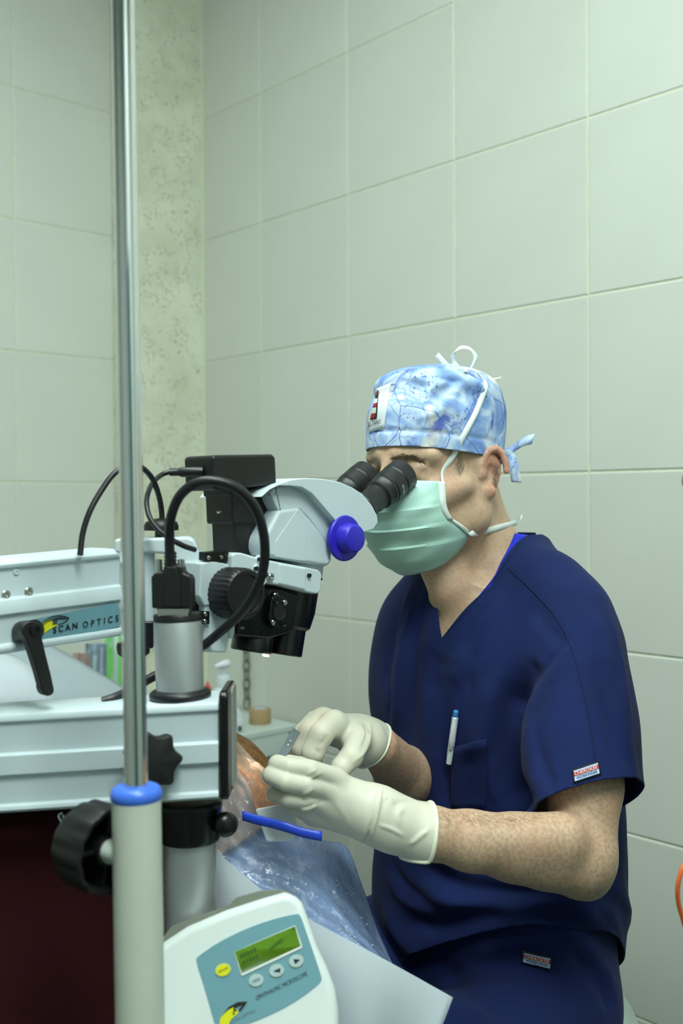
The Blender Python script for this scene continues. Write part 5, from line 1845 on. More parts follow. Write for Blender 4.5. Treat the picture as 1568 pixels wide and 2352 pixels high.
g2 = SDF(P(660, 1790, 1.15) + V((-.02, 0, -.02)), P(900, 1600, 1.36) + V((.02, .02, .02)), .0018)
for ch in (
    [J(765, 1662, 1.215, 30), J(738, 1686, 1.192, 28), J(718, 1728, 1.190, 26), J(716, 1752, 1.198, 23)],
    [J(742, 1655, 1.240, 30), J(712, 1680, 1.225, 27), J(699, 1722, 1.222, 25), J(702, 1748, 1.228, 22)],
    [J(726, 1660, 1.268, 28), J(700, 1684, 1.258, 25), J(694, 1722, 1.252, 23), J(700, 1744, 1.255, 20)],
    [J(722, 1676, 1.292, 25), J(704, 1700, 1.285, 22), J(702, 1730, 1.280, 20)],
    [J(822, 1700, 1.215, 30), J(806, 1738, 1.192, 27), J(784, 1762, 1.185, 24), J(776, 1776, 1.186, 21)],
):
    g2.chain(ch, .0035)
g2.chain([J(768, 1668, 1.225, 34), J(838, 1698, 1.250, 46)], .010)
g2.chain([J(745, 1664, 1.248, 32), J(835, 1690, 1.268, 44)], .010)
g2.chain([J(730, 1672, 1.272, 30), J(838, 1695, 1.285, 42)], .010)
g2.chain([J(812, 1702, 1.225, 34), J(842, 1712, 1.25, 44)], .010)
g2.chain([J(825, 1695, 1.258, 52), J(852, 1710, 1.275, 54), J(890, 1735, 1.30, 54)], .008)
hv, hf = g2.mesh()
hv = vsmooth(hv, hf, 1)
hraw = caster(bvh_of(hv, hf), 0, 1.22)
hv = folds(hv, hf, [([(848, 1660), (850, 1690), (838, 1725), (812, 1750)], .0018, .002), ([(838, 1662), (842, 1690), (830, 1720)], -.0014, .002), ([(750, 1688), (745, 1700), (735, 1712)], -.0015, .002), ([(765, 1690), (775, 1710), (790, 1720)], -.001, .004), ([(722, 1722), (732, 1728), (726, 1736)], -.0012, .0018)], hraw)
c2 = P(856, 1713, 1.276)
cn2 = (P(905, 1748, 1.30) - P(825, 1695, 1.258)).normalized()
cn2 = (cn2 + V((-.0, -.35, 0))).normalized()
hv2, hf2 = cut_mesh(hv, hf.tolist(), [([(c2, cn2)], lambda c, n: True)])
hv2, hf2 = largest_island(hv2, hf2)
glove_r = mk('glove', hv2, hf2, M_LATEX, surgeon, sharp=0)
tube('rolled_rim', boundary_loop(hv2, hf2), .0017, M_LATEXR, glove_r, n=10)

# ---------------------------------------------------------------- pen and forceps
pn0, pn1 = top_at(1036, 1722) + (CAM - P(1036, 1722, 1.3)).normalized() * .006, top_at(1048, 1632) + (CAM - P(1048, 1632, 1.3)).normalized() * .006
pen = thing('pen', 'white ballpoint pen with blue button clipped to the chest pocket', 'pen', pn0)
pd_ = pn1 - pn0
pL = pd_.length
tube('barrel', [pn0 + pd_ * -.35, pn0 + pd_ * .0, pn0 + pd_ * .82], [.0036, .0042, .0042], mat('white pen plastic', '#DDE6EA', .3), pen, n=16)
tube('button', [pn0 + pd_ * .80, pn0 + pd_ * .98, pn0 + pd_ * 1.0], [.0034, .0034, .0026], mat('sky blue pen plastic', '#3E8BD0', .35), pen, n=16)
clipd = (CAM - pn0).normalized()
ribbon('clip', [pn1 - pd_ * .18 + clipd * .004, pn0 + pd_ * .5 + clipd * .0075, pn0 + pd_ * .2 + clipd * .008, pn0 + pd_ * -.02 + clipd * .006], [V((.004, 0, .0)), V((.0062, 0, 0)), V((.007, 0, 0)), V((.003, 0, 0))], .0014, mat('white pen plastic', '#DDE6EA', .3), pen)

M_FORC = mat('dark polished steel', '#6E787D', .32, .75, var=.15, scale=120)
forceps = thing('forceps', 'dark steel forceps handle held in the left glove', 'forceps', P(600, 1810, 1.15))
fa, fb, fc = P(678, 1683, 1.150), P(642, 1745, 1.124), P(628, 1775, 1.135)
ux = (fa - fb).normalized()
wx = ux.cross((CAM - fb).normalized()).normalized()
nx = wx.cross(ux)
def leg_f(off, nm):
    ring = []
    for p, w, t in ((fa + ux * .002, .0046, .0016), (fa - ux * .006, .0050, .0018), (fb, .0044, .0016), (fb.lerp(fc, .6), .0026, .0012), (fc, .0008, .0006)):
        ring.append([p + wx * w + nx * (t + off * (1 if p is not fc else .2)), p - wx * w + nx * (t + off), p - wx * w - nx * (t - off), p + wx * w - nx * (t - off)])
    vs = [q for r in ring for q in r]
    fs = [(0, 1, 2, 3), tuple(range(19, 15, -1))]
    for i in range(4):
        for k in range(4):
            a, b = i * 4 + k, i * 4 + (k + 1) % 4
            fs.append((a, b, b + 4, a + 4))
    mk(nm, vs, fs, M_FORC, forceps, bevel=.0004)
leg_f(.0018, 'blade')
leg_f(-.0022, 'blade')
for t in (.35, .5):
    lathe('rivet', [(.0003, .0004), (.0008, .0003), (.0009, -.001), (.0003, -.001)], fa.lerp(fb, t) + nx * .0036, nx, M_STEEL, forceps, n=12)
# ================================================================ operating table and patient
M_SHEET = cloth_material('white surgical sheet', '#8F9BA2', var=.03, weave=500, rough=.8, sheen=.05)
M_PAD = mat('black vinyl pad', '#15161A', .5)
M_MAROON = cloth_material('dark maroon cotton', '#33060E', var=.15, weave=500, sheen=.05)
M_PAPER = mat('white drape paper', '#ABB4BC', .65, var=.02, scale=12)

ot_ = thing('operating_table', 'operating table under the draped patient', 'table', (-.70, 1.36, 0))
ex, ey = V((1, 0, 0)), V((0, 1, 0))
box('table_pad', V((-.90, 1.36, .83)), (ex, ey, UP), (.75, .26, .035), M_PAD, ot_, bevel=.015, seg=3)
box('table_frame', V((-.90, 1.36, .775)), (ex, ey, UP), (.73, .24, .02), M_STEEL, ot_, bevel=.003)
box('pedestal', V((-.80, 1.38, .41)), (ex, ey, UP), (.16, .12, .345), M_WHITE, ot_, bevel=.02, seg=3)
box('pedestal_foot', V((-.80, 1.38, .035)), (ex, ey, UP), (.38, .20, .035), M_WHITE, ot_, bevel=.02, seg=3)

patient = thing('person', 'patient lying on the table with head under the plastic drape', 'person', (-.45, 1.33, .865))
pu = V((.985, .06, .16)).normalized()
pf = V((-.16, 0, .985))
pf = (pf - pu * pf.dot(pu)).normalized()
plx = pu.cross(pf).normalized()
po = P(395, 1868, 1.27)
ps = SDF((-1.45, 1.10, .84), (.08, 1.60, 1.16), .0042)
head_sdf(ps, po, (pf, plx, pu))
ps.cone(po - pu * .05 - pf * .03, po - pu * .17 - pf * .045, .055, .06, .03)
ps.ell(V((-.62, 1.345, .945)), (ex, ey, UP), (.24, .20, .080), .04)
ps.ell(V((-.90, 1.345, .940)), (ex, ey, UP), (.26, .175, .075), .04)
for s in (-1, 1):
    ps.chain([(V((-1.0, 1.345 + s * .08, .935)), .075), (V((-1.38, 1.345 + s * .08, .925)), .060)], .03)
    ps.chain([(V((-.48, 1.345 + s * .185, .93)), .05), (V((-.80, 1.345 + s * .205, .92)), .042), (V((-1.05, 1.345 + s * .195, .91)), .032)], .02)
qv, qf = ps.mesh()
qv[:, 2] = np.maximum(qv[:, 2], .8655)
mk('body', qv, [tuple(f) for f in qf.tolist()], skin_material('pale patient skin', '#C0A494', '#B2958A', '#B98D80'), patient, sharp=0)
hs = SDF(po - V((.16, .16, .12)), po + V((.26, .16, .16)), .004)
hs.ell(po + pu * .046 + pf * -.008, (pf, plx, pu), (.1005, .080, .0895), .01)
hv_, hf_ = hs.mesh()
hn_ = vnormals(hv_, hf_)
lp = (hv_ - np.array(po)) @ np.array(plx)
hv_ = hv_ + hn_ * (np.sin(lp * 420 + hv_[:, 0] * 60) * .0016 + np.sin(lp * 190) * .002)[:, None]
hv2_, hf2_ = cut_mesh(hv_, hf_.tolist(), [([(po + pu * .025 + pf * .085, (-pu * .70 + pf * .71))], lambda c, n: True)])
mk('hair', hv2_, hf2_, mat('golden brown hair', '#7E5A30', .45, var=.35, scale=160), patient, sharp=0)

# sheet over the patient's body, left of the microscope column
def sheet(name, far, near, nv, m, sag, label, cat, wr=.003, thick=.0012, seed=1, rows_extra=None, nu=10):
    fa_, ne_ = spline(far, nu), spline(near, nu)
    rnd = np.random.RandomState(seed)
    ph = rnd.rand(8) * 6.28
    rows = []
    nU = len(fa_)
    for j in range(nv + 1):
        v = j / nv
        row = []
        for i in range(nU):
            u = i / (nU - 1)
            a, b = P(*fa_[i]), P(*ne_[i])
            p = a.lerp(b, v) + UP * (sag * math.sin(math.pi * v))
            w = math.sin(u * 13 + v * 5 + ph[0]) + .6 * math.sin(u * 29 - v * 9 + ph[1]) + .4 * math.sin(u * 7 + v * 23 + ph[2])
            p = p + (CAM - p).normalized() * (w * wr)
            row.append(p)
        rows.append(row)
    o = mk(name, *grid_geo(rows), m, None, own_origin=True, solid=thick, sharp=70)
    tag(o, label, cat)
    return o, rows
sheet('patient_sheet', [(-250, 1285, 1.56), (-60, 1385, 1.52), (130, 1487, 1.47), (205, 1531, 1.44), (290, 1584, 1.40), (345, 1640, 1.36)],
      [(-250, 1860, 1.07), (-60, 1850, 1.07), (130, 1840, 1.07), (205, 1835, 1.07), (290, 1830, 1.07), (345, 1825, 1.07)], 14, M_SHEET, .015,
      'pale grey sheet raised over the patient between the two microscope arms', 'sheet', wr=.0015)
rows = []
for j in range(6):
    v = j / 5
    a, b, c, d = P(-200, 1440, 1.34), P(28, 1502, 1.32), P(150, 1635, 1.20), P(-200, 1640, 1.20)
    rows.append([(a.lerp(b, u / 6)).lerp(d.lerp(c, u / 6), v) + UP * (.010 * math.sin(math.pi * v)) for u in range(7)])
tag(mk('folded_drape', *grid_geo(rows), M_PAPER, None, own_origin=True, solid=.001, sharp=70), 'stiff white folded drape lying on the sheet behind the clamping lever', 'drape')

# maroon cloth hanging from the table edge
rows = []
for j in range(25):
    v = j / 24
    row = []
    for i in range(61):
        u = i / 60
        x = -1.10 + u * .90
        z = .995 - v * .70
        amp = .002 + .022 * min(1, v * 1.6)
        y = 1.052 - amp * (.5 + .5 * math.sin(u * 23 + .6 * math.sin(v * 3))) - .004 * math.sin(u * 61) * v
        if v < .12:
            y += .12 * (1 - v / .12) ** 1.5
        row.append(V((x, y, z)))
    rows.append(row)
tag(mk('maroon_cloth', *grid_geo(rows), M_MAROON, None, own_origin=True, solid=.0015, sharp=70), 'dark maroon cloth hanging below the lower arm at the left edge', 'cloth')
bc = thing('bead_cord', 'small loop of white beads on the maroon cloth under the lower arm', 'cord', P(140, 1868, 1.0))
for k, (x, y) in enumerate([(141, 1868), (136, 1871), (134.5, 1875), (135.5, 1878.5), (138, 1882.5), (140.5, 1887), (146, 1883.5), (147, 1878), (145, 1874)]):
    lathe('bead', [(.0002, -.0011), (.0009, -.0007), (.0012, 0), (.0009, .0007), (.0002, .0011)], P(x, y, 1.012), UP, M_WHITE2, bc, n=10, sharp=0)

# white drape hanging in front of the pouch, with a free corner towards the surgeon
edge = spline([(330, 1893, 1.105), (400, 1915, 1.10), (495, 1957, 1.092), (600, 2042, 1.085), (720, 2116, 1.075), (840, 2180, 1.065), (940, 2235, 1.06), (1040, 2291, 1.055)], 8)
rows = []
nE = len(edge)
drops = [-.09, -.05, -.02, 0.0, .012, .03, .06, .10, .15, .21, .28, .36]
for dz in drops:
    row = []
    for i, e in enumerate(edge):
        u = i / (nE - 1)
        p = P(*e)
        back = V((-.25, 1.0, 0)).normalized()
        if dz < 0:
            k_ = -dz
            lim = 1 - max(0, (u - .55) / .45)
            p = p + back * k_ * (.25 + .75 * lim) + UP * (-.10 * k_ if u < .3 else -.35 * k_)
        else:
            fold = .010 * math.sin(u * 19 + .5) * min(1, dz * 8)
            pull = -.55 * dz * max(0, (u - .62) / .38) ** 1.5
            p = p + V((pull, -.10 * dz - fold - .02 * (1 - math.exp(-dz * 30)), -dz))
        row.append(p)
    rows.append(row)
wd = mk('white_drape', *grid_geo(rows), M_PAPER, None, own_origin=True, solid=.0008, sharp=70)
tag(wd, 'white paper drape with a pointed free corner behind the control console', 'drape')

# ---- plastic pouch
def plastic():
    m = bpy.data.materials.new('clear blue tinted film')
    m.use_nodes = True
    nt = m.node_tree
    nt.nodes.clear()
    out = nt.nodes.new('ShaderNodeOutputMaterial')
    tr_ = nt.nodes.new('ShaderNodeBsdfTransparent')
    tr_.inputs[0].default_value = (.88, .93, .97, 1)
    gl = nt.nodes.new('ShaderNodeBsdfGlossy')
    gl.inputs['Roughness'].default_value = .05
    gl.inputs[0].default_value = (1, 1, 1, 1)
    df = nt.nodes.new('ShaderNodeBsdfDiffuse')
    df.inputs[0].default_value = (.55, .66, .75, 1)
    tc = nt.nodes.new('ShaderNodeTexCoord')
    nz = nt.nodes.new('ShaderNodeTexNoise')
    nz.inputs['Scale'].default_value = 34
    nz.inputs['Detail'].default_value = 6
    nz.inputs['Distortion'].default_value = 1.4
    nt.links.new(tc.outputs['Object'], nz.inputs['Vector'])
    bp = nt.nodes.new('ShaderNodeBump')
    bp.inputs['Strength'].default_value = .9
    bp.inputs['Distance'].default_value = .012
    nt.links.new(nz.outputs['Fac'], bp.inputs['Height'])
    nt.links.new(bp.outputs['Normal'], gl.inputs['Normal'])
    fr = nt.nodes.new('ShaderNodeLayerWeight')
    fr.inputs['Blend'].default_value = .18
    nt.links.new(bp.outputs['Normal'], fr.inputs['Normal'])
    m1 = nt.nodes.new('ShaderNodeMixShader')
    m1.inputs[0].default_value = .10
    nt.links.new(tr_.outputs[0], m1.inputs[1])
    nt.links.new(df.outputs[0], m1.inputs[2])
    ad = nt.nodes.new('ShaderNodeMath')
    ad.operation = 'MULTIPLY_ADD'
    ad.inputs[1].default_value = .7
    ad.inputs[2].default_value = .07
    nt.links.new(fr.outputs['Fresnel'], ad.inputs[0])
    m2 = nt.nodes.new('ShaderNodeMixShader')
    nt.links.new(ad.outputs[0], m2.inputs[0])
    nt.links.new(m1.outputs[0], m2.inputs[1])
    nt.links.new(gl.outputs[0], m2.inputs[2])
    nt.links.new(m2.outputs[0], out.inputs[0])
    return m
M_FILM = plastic()
farE = [(512, 1680, 1.215), (545, 1704, 1.215), (580, 1742, 1.210), (612, 1772, 1.200), (652, 1862, 1.200), (735, 1925, 1.215), (795, 1945, 1.225), (832, 2035, 1.220), (866, 2130, 1.200), (905, 2222, 1.165)]
nearE = [(480, 1760, 1.150), (484, 1800, 1.148), (488, 1850, 1.145), (490, 1905, 1.140), (492, 1965, 1.128), (560, 2025, 1.118), (640, 2078, 1.110), (720, 2126, 1.102), (800, 2172, 1.095), (890, 2222, 1.090)]
def film_rows(nv, off, wr, seed, u0=0, u1=1, bul=.02, v0=0, v1=1):
    fa_, ne_ = spline(farE, 10), spline(nearE, 10)
    rnd = np.random.RandomState(seed)
    ph = rnd.rand(8) * 6.28
    n_ = len(fa_)
    i0, i1 = int(u0 * (n_ - 1)), int(u1 * (n_ - 1))
    rows = []
    for j in range(nv + 1):
        v = v0 + (v1 - v0) * j / nv
        row = []
        for i in range(i0, i1 + 1):
            u = i / (n_ - 1)
            a, b = P(*fa_[i]), P(*ne_[i])
            p = a.lerp(b, v)
            tocam = (CAM - p).normalized()
            s = v * 3.1 + u * 1.2
            w = (abs(math.sin(s * 4.2 + ph[0] + 1.1 * math.sin(u * 5))) ** .6 * 1.3 + .8 * math.sin(s * 9 + u * 6 + ph[1]) + .5 * math.sin(u * 34 - v * 14 + ph[2]) + .35 * math.sin(u * 60 + v * 33 + ph[3]))
            p = p + tocam * (bul * math.sin(math.pi * v) + w * wr + off) 
            row.append(p)
        rows.append(row)
    return rows
pouch = thing('plastic_pouch', 'clear plastic eye drape with fluid pouch and blue stiffening strip', 'plastic drape', P(700, 2100, 1.12))
mk('film', *grid_geo(film_rows(44, .004, .0022, 4)), M_FILM, pouch, sharp=0)
# the stiff blue strip at the pouch mouth
M_STRIP = mat('blue strip plastic', '#2148D2', .4, var=.04)
sp = [P(x, y, d) for x, y, d in [(556, 1874, 1.110), (590, 1884, 1.106), (625, 1892, 1.102), (660, 1902, 1.098), (695, 1913, 1.098), (739, 1922, 1.098)]]
ribbon('stiffening_strip', sp, [UP * .0098] * 6, .0022, M_STRIP, pouch)
# fluid drops caught on the film
rnd = random.Random(11)
fr_ = film_rows(44, .006, .0022, 4)
for k in range(60):
    j, i = rnd.randrange(8, 40), rnd.randrange(40, 84)
    p = fr_[j][i]
    rr = rnd.uniform(.0003, .0007)
    lathe('droplet', [(.0002, -rr), (rr * .8, -rr * .6), (rr, 0), (rr * .8, rr * .6), (.0002, rr)], p, UP, mat('clear drop', '#E6EEF2', .08, var=0, spec=.9), pouch, n=8, sharp=0)

# blue inner drape seen through the pouch
M_BLUED = cloth_material('blue lavender drape cloth', '#97ABD6', var=.12, weave=500, sheen=.05)
bd = mk('blue_drape', *grid_geo(film_rows(20, -.030, .0035, 9, .44, 1.0, .012, .0, 1.0)), M_BLUED, None, own_origin=True, solid=.002, sharp=0)
tag(bd, 'blue cloth drape seen through the clear plastic pouch', 'drape')
tan = mk('face_drape', *grid_geo(film_rows(20, -.012, .0030, 5, .0, .46, .006, .32, 1.0)), mat('skin toned adhesive film', '#B79C92', .45, var=.12, scale=25), None, own_origin=True, solid=.001, sharp=0)
tag(tan, 'pinkish adhesive face drape wrinkled over the patient head', 'drape')
# gauze pad tucked under the hand
gz = [P(x, y, d) for x, y, d in [(586, 1858, 1.145), (640, 1848, 1.140), (672, 1862, 1.140), (690, 1905, 1.138), (668, 1932, 1.132), (612, 1934, 1.130)]]
gn = (CAM - gz[0]).normalized()
tag(mk('gauze_pad', *prism_geo(gz, gn, .008), cloth_material('white gauze', '#E4EAEE', var=.03, weave=1200, sheen=.05), None, own_origin=True, bevel=.0025, seg=3), 'white gauze pad tucked under the gloved left hand', 'gauze pad')

# microscope lamp: a warm beam through the objective on to the eye
sl = bpy.data.lights.new('microscope_beam', 'SPOT')
sl.energy = 2.6
sl.color = (1.0, .68, .42)
sl.spot_size = math.radians(24)
sl.spot_blend = .5
sl.shadow_soft_size = .012
so = bpy.data.objects.new('microscope_beam', sl)
C.objects.link(so)
lp_ = ot - bax * .034
aim = P(588, 1757, 1.21)
so.rotation_euler = (aim - lp_).to_track_quat('-Z', 'Y').to_euler()
so.parent = scope
so.location = lp_ - scope.location

# ================================================================ side table in the corner and what stands on it
ZT = .72
def TPT(a, b, z=ZT):
    """a: metres from the corner along the left wall, b: metres out from the left wall"""
    return K - E2 * a + D * b + UP * z
st_ = thing('side_table', 'pale metal side table standing in the tiled corner', 'table', TPT(.6, .32, 0))
M_TOP = mat('pale grey laminate', '#C3CFCB', .35, var=.02)
box('table_top', TPT(.66, .325, ZT - .008), (E2, D, UP), (.645, .200, .008), M_TOP, st_, bevel=.003)
for s, hx, hy in ((TPT(.66, .515, ZT - .04), .62, .008), (TPT(.66, .135, ZT - .04), .62, .008), (TPT(.045, .325, ZT - .04), .008, .19), (TPT(1.275, .325, ZT - .04), .008, .19)):
    box('apron', s, (E2, D, UP), (hx, hy, .026), M_TOP, st_, bevel=.002)
for a in (.05, 1.27):
    for b in (.145, .505):
        tube('leg', [TPT(a, b, 0), TPT(a, b, ZT - .02)], .013, M_STEEL, st_, n=16)

def on_table(px, py):
    """point of the table top seen at a pixel"""
    return onplane(px, py, V((0, 0, ZT)), UP)
def stand(px, py):
    return on_table(px, py)
# pump bottle
bp_ = stand(514, 1690)
bt_ = thing('pump_bottle', 'white pump bottle with blue label on the side table', 'bottle', bp_)
M_BOT = mat('white bottle plastic', '#D6DFE6', .4, var=.02)
lathe('bottle_body', [(.002, 0), (.027, 0), (.0295, .004), (.0295, .085), (.027, .100), (.020, .112), (.013, .117), (.002, .118)], bp_, UP, M_BOT, bt_, n=36, sharp=0)
lathe('pump_collar', [(.002, .116), (.0165, .116), (.0165, .138), (.0150, .142), (.002, .142)], bp_, UP, M_BOT, bt_, n=32, ribs=0)
tube('pump_stem', [bp_ + UP * .14, bp_ + UP * .158], .0052, mat('clear pump tube', '#BCCBD2', .3), bt_, n=14)
hd = V((-.85, -.5, 0)).normalized()
tube('pump_head', [bp_ + UP * .170 - hd * .014, bp_ + UP * .167 - hd * .004, bp_ + UP * .166 + hd * .008, bp_ + UP * .163 + hd * .022], [.0085, .0105, .0075, .0035], M_BOT, bt_, n=16, sm=4)
M_LAB = mat('blue bottle label', '#4FA6CC', .5)
lb_axis = (CAM - bp_)
lb_axis.z = 0
lb_axis.normalize()
lbx = UP.cross(lb_axis)
def cyl_lab(a0, a1, z0, z1, r, m, par, nm):
    rows = [[bp_ + UP * z + (lb_axis * math.cos(a0 + (a1 - a0) * k / 12) + lbx * math.sin(a0 + (a1 - a0) * k / 12)) * r for k in range(13)] for z in (z0, z1)]
    return mk(nm, *grid_geo(rows), m, par, sharp=0)
cyl_lab(-1.0, 1.25, .036, .062, .0298, M_LAB, bt_, 'label')
for k in range(3):
    cyl_lab(.35 + k * .22, .50 + k * .22, .012, .031, .0299, M_INK, bt_, 'label_print')
    cyl_lab(.35 + k * .22, .50 + k * .22, .066, .076 + .004 * k, .0299, M_INK, bt_, 'label_print')
# red-capped bottle behind
rp_ = stand(477, 1668)
rb = thing('dropper_bottle', 'white dropper bottle with red cap behind the pump bottle', 'bottle', rp_)
lathe('bottle_body', [(.002, 0), (.013, 0), (.014, .003), (.014, .060), (.010, .070), (.007, .074), (.002, .074)], rp_, UP, M_BOT, rb, n=28, sharp=0)
lathe('cap', [(.002, .080), (.0088, .080), (.0092, .090), (.0080, .097), (.0038, .101), (.0030, .108), (.001, .110)], rp_, UP, mat('red cap plastic', '#C22A24', .4), rb, n=24, sharp=50)
lathe('cap_ring', [(.002, .074), (.0094, .074), (.0094, .081), (.002, .081)], rp_, UP, M_BOT, rb, n=24)
# small dropper bottle
dp_ = stand(546, 1683)
db = thing('dropper_bottle', 'small all-white dropper bottle beside the tape roll', 'bottle', dp_)
lathe('bottle_body', [(.002, 0), (.0115, 0), (.0122, .003), (.0122, .030), (.0090, .036), (.002, .037)], dp_, UP, M_BOT, db, n=28, sharp=0)
lathe('cap', [(.002, .036), (.0082, .036), (.0080, .046), (.0045, .049), (.0030, .058), (.001, .060)], dp_, UP, M_BOT, db, n=24, sharp=50)
ax_ = (CAM - dp_)
ax_.z = 0
ax_.normalize()
axx = UP.cross(ax_)
rows = [[dp_ + UP * z + (ax_ * math.cos(.05 + .8 * k / 6) + axx * math.sin(.05 + .8 * k / 6)) * .0125 for k in range(7)] for z in (.005, .018)]
mk('label', *grid_geo(rows), mat('dark label', '#39423E', .6), db, sharp=0)
# tape roll
tp_ = stand(597, 1661)
tpr = thing('tape_roll', 'roll of brown surgical tape lying on the side table', 'tape roll', tp_)
lathe('tape', [(.0150, 0), (.0262, 0), (.0268, .001), (.0268, .036), (.0262, .037), (.0150, .037), (.0150, .0)], tp_, UP, mat('tan cloth tape', '#A98F68', .8, var=.08, scale=200), tpr, n=40)
lathe('core', [(.0118, .001), (.0150, .001), (.0150, .0368), (.0118, .0368), (.0118, .001)], tp_, UP, mat('pale card core', '#C9D0DC', .7), tpr, n=32)
rows = [[tp_ + UP * .0373 + V((math.cos(a), math.sin(a), 0)) * r for a in [.4 + k * .2 for k in range(9)]] for r in (.0152, .0215)]
mk('core_print', *grid_geo(rows), mat('blue card print', '#7A93C8', .6), tpr, smooth=False)

# packs standing at the left of the table
def pack(name, label, px0, px1, ytop, depth, m, cat, stripes=None, lean=0.0, thick=.02):
    a, b = P(px0, ytop, depth), P(px1, ytop, depth)
    base = V(((a.x + b.x) / 2, (a.y + b.y) / 2, ZT))
    r = thing(name, label, cat, base)
    w = (b - a).length / 2
    h = a.z - ZT
    dirx = V((b.x - a.x, b.y - a.y, 0)).normalized()
    dn = dirx.cross(UP)
    rows = []
    vs, fs = [], []
    n1, n2 = 10, 10
    for side in (1, -1):
        for j in range(n2 + 1):
            for i in range(n1 + 1):
                u, v = i / n1 * 2 - 1, j / n2
                bul = thick * (1 - u ** 4) * (1 - (2 * v - 1) ** 6) * .5 + .0015
                wob = .003 * math.sin(u * 5 + v * 9 + px0) + .002 * math.sin(u * 13 - v * 17)
                p = base + dirx * (u * w * (1 - .06 * math.sin(v * 3))) + UP * (v * h) + dn * (side * bul + wob + lean * v * h) + dirx * (lean * v * h)
                vs.append(p)
    k = (n1 + 1) * (n2 + 1)
    for sgn in (0, 1):
        for j in range(n2):
            for i in range(n1):
                q = [sgn * k + j * (n1 + 1) + i, sgn * k + j * (n1 + 1) + i + 1, sgn * k + (j + 1) * (n1 + 1) + i + 1, sgn * k + (j + 1) * (n1 + 1) + i]
                fs.append(tuple(q))
    border = [i for i in range(n1 + 1)] + [(j + 1) * (n1 + 1) - 1 for j in range(1, n2 + 1)] + [n2 * (n1 + 1) + i for i in range(n1 - 1, -1, -1)] + [j * (n1 + 1) for j in range(n2 - 1, 0, -1)]
    for i in range(len(border)):
        p, q = border[i], border[(i + 1) % len(border)]
        fs.append((p, q, q + k, p + k))
    mk('pouch', vs, fs, m, r, sharp=60)
    bv_ = None
    if stripes:
        for (u0, u1, v0, v1, mm) in stripes:
            rows = []
            for j in range(7):
                v = v0 + (v1 - v0) * j / 6
                row = []
                for i in range(5):
                    u = u0 + (u1 - u0) * i / 4
                    bul = thick * (1 - u ** 4) * (1 - (2 * v - 1) ** 6) * .5 + .003
                    wob = .003 * math.sin(u * 5 + v * 9 + px0) + .002 * math.sin(u * 13 - v * 17)
                    s_ = 1 if dn.dot(CAM - base) > 0 else -1
                    row.append(base + dirx * (u * w * (1 - .06 * math.sin(v * 3))) + UP * (v * h) + dn * (s_ * bul + wob + lean * v * h) + dirx * (lean * v * h))
                rows.append(row)
            mk('stripe', *grid_geo(rows), mm, r, sharp=0)
    return r
M_PKG = mat('green film', '#74C46A', .35, var=.15, scale=20)
M_PKW = mat('pale film', '#B4CDC0', .3, var=.1, scale=20)
M_PKB = mat('slate blue film', '#74899A', .3, var=.25, scale=35)
M_PKL = mat('pale blue grey film', '#A9BBC4', .3, var=.15, scale=30)
M_PKR = mat('dull rose paper', '#96807A', .6, var=.2, scale=35)
pack('sterile_pack', 'pale sterile pack with green stripe behind the chrome pole', 238, 292, 1452, 2.38, M_PKW, 'pack', [(-.75, .0, .02, .98, M_PKG), (.45, .8, .02, .98, M_PKG)], lean=-.02)
pack('sterile_pack', 'slate blue plastic pack with pale stripes on the side table', 196, 246, 1478, 2.30, M_PKB, 'pack', [(-.8, -.5, .1, .95, M_PKL), (-.2, .1, .05, .9, M_PKL), (.45, .7, .1, .97, M_PKL)])
pack('sterile_pack', 'small dull rose paper pack left of the slate blue pack', 168, 205, 1500, 2.24, M_PKR, 'pack', [(-.6, .3, .2, .5, M_PKL)])

# chain hanging on the right wall
ch = thing('chain', 'dull steel chain hanging against the tiled wall above the side table', 'chain', onplane(566, 1628, K + NR * .012, NR))
M_CHAIN = mat('dull steel chain', '#757A6C', .45, 1.0, var=.2)
def link_geo(c, upv, side, hl=.0155, hw=.0078, r=.0021):
    pts = []
    for k in range(24):
        a = 2 * math.pi * k / 24
        x, y = math.cos(a), math.sin(a)
        pts.append(c + side * (hw * x) + upv * ((hl - hw) * (1 if y > 0.01 else -1 if y < -.01 else 0) + hw * y))
    pts.append(pts[0])
    return tube_geo(pts, r, 8, False)
k = 0
y = 1380
while y < 1632:
    c = onplane(566 + (y - 1560) * .01, y, K + NR * .012, NR)
    ang = 0 if k % 2 == 0 else 1.35
    s_ = (-D) * math.cos(ang) + NR * math.sin(ang)
    mk('link', *link_geo(c, UP, s_), M_CHAIN, ch, sharp=0)
    y += 21.3
    k += 1
hk = onplane(566, 1362, K, NR)
tube('hook', [hk + NR * .002, hk + NR * .012, hk + NR * .013 - UP * .010, hk + NR * .006 - UP * .016], .0024, M_CHAIN, ch, n=10, sm=4)

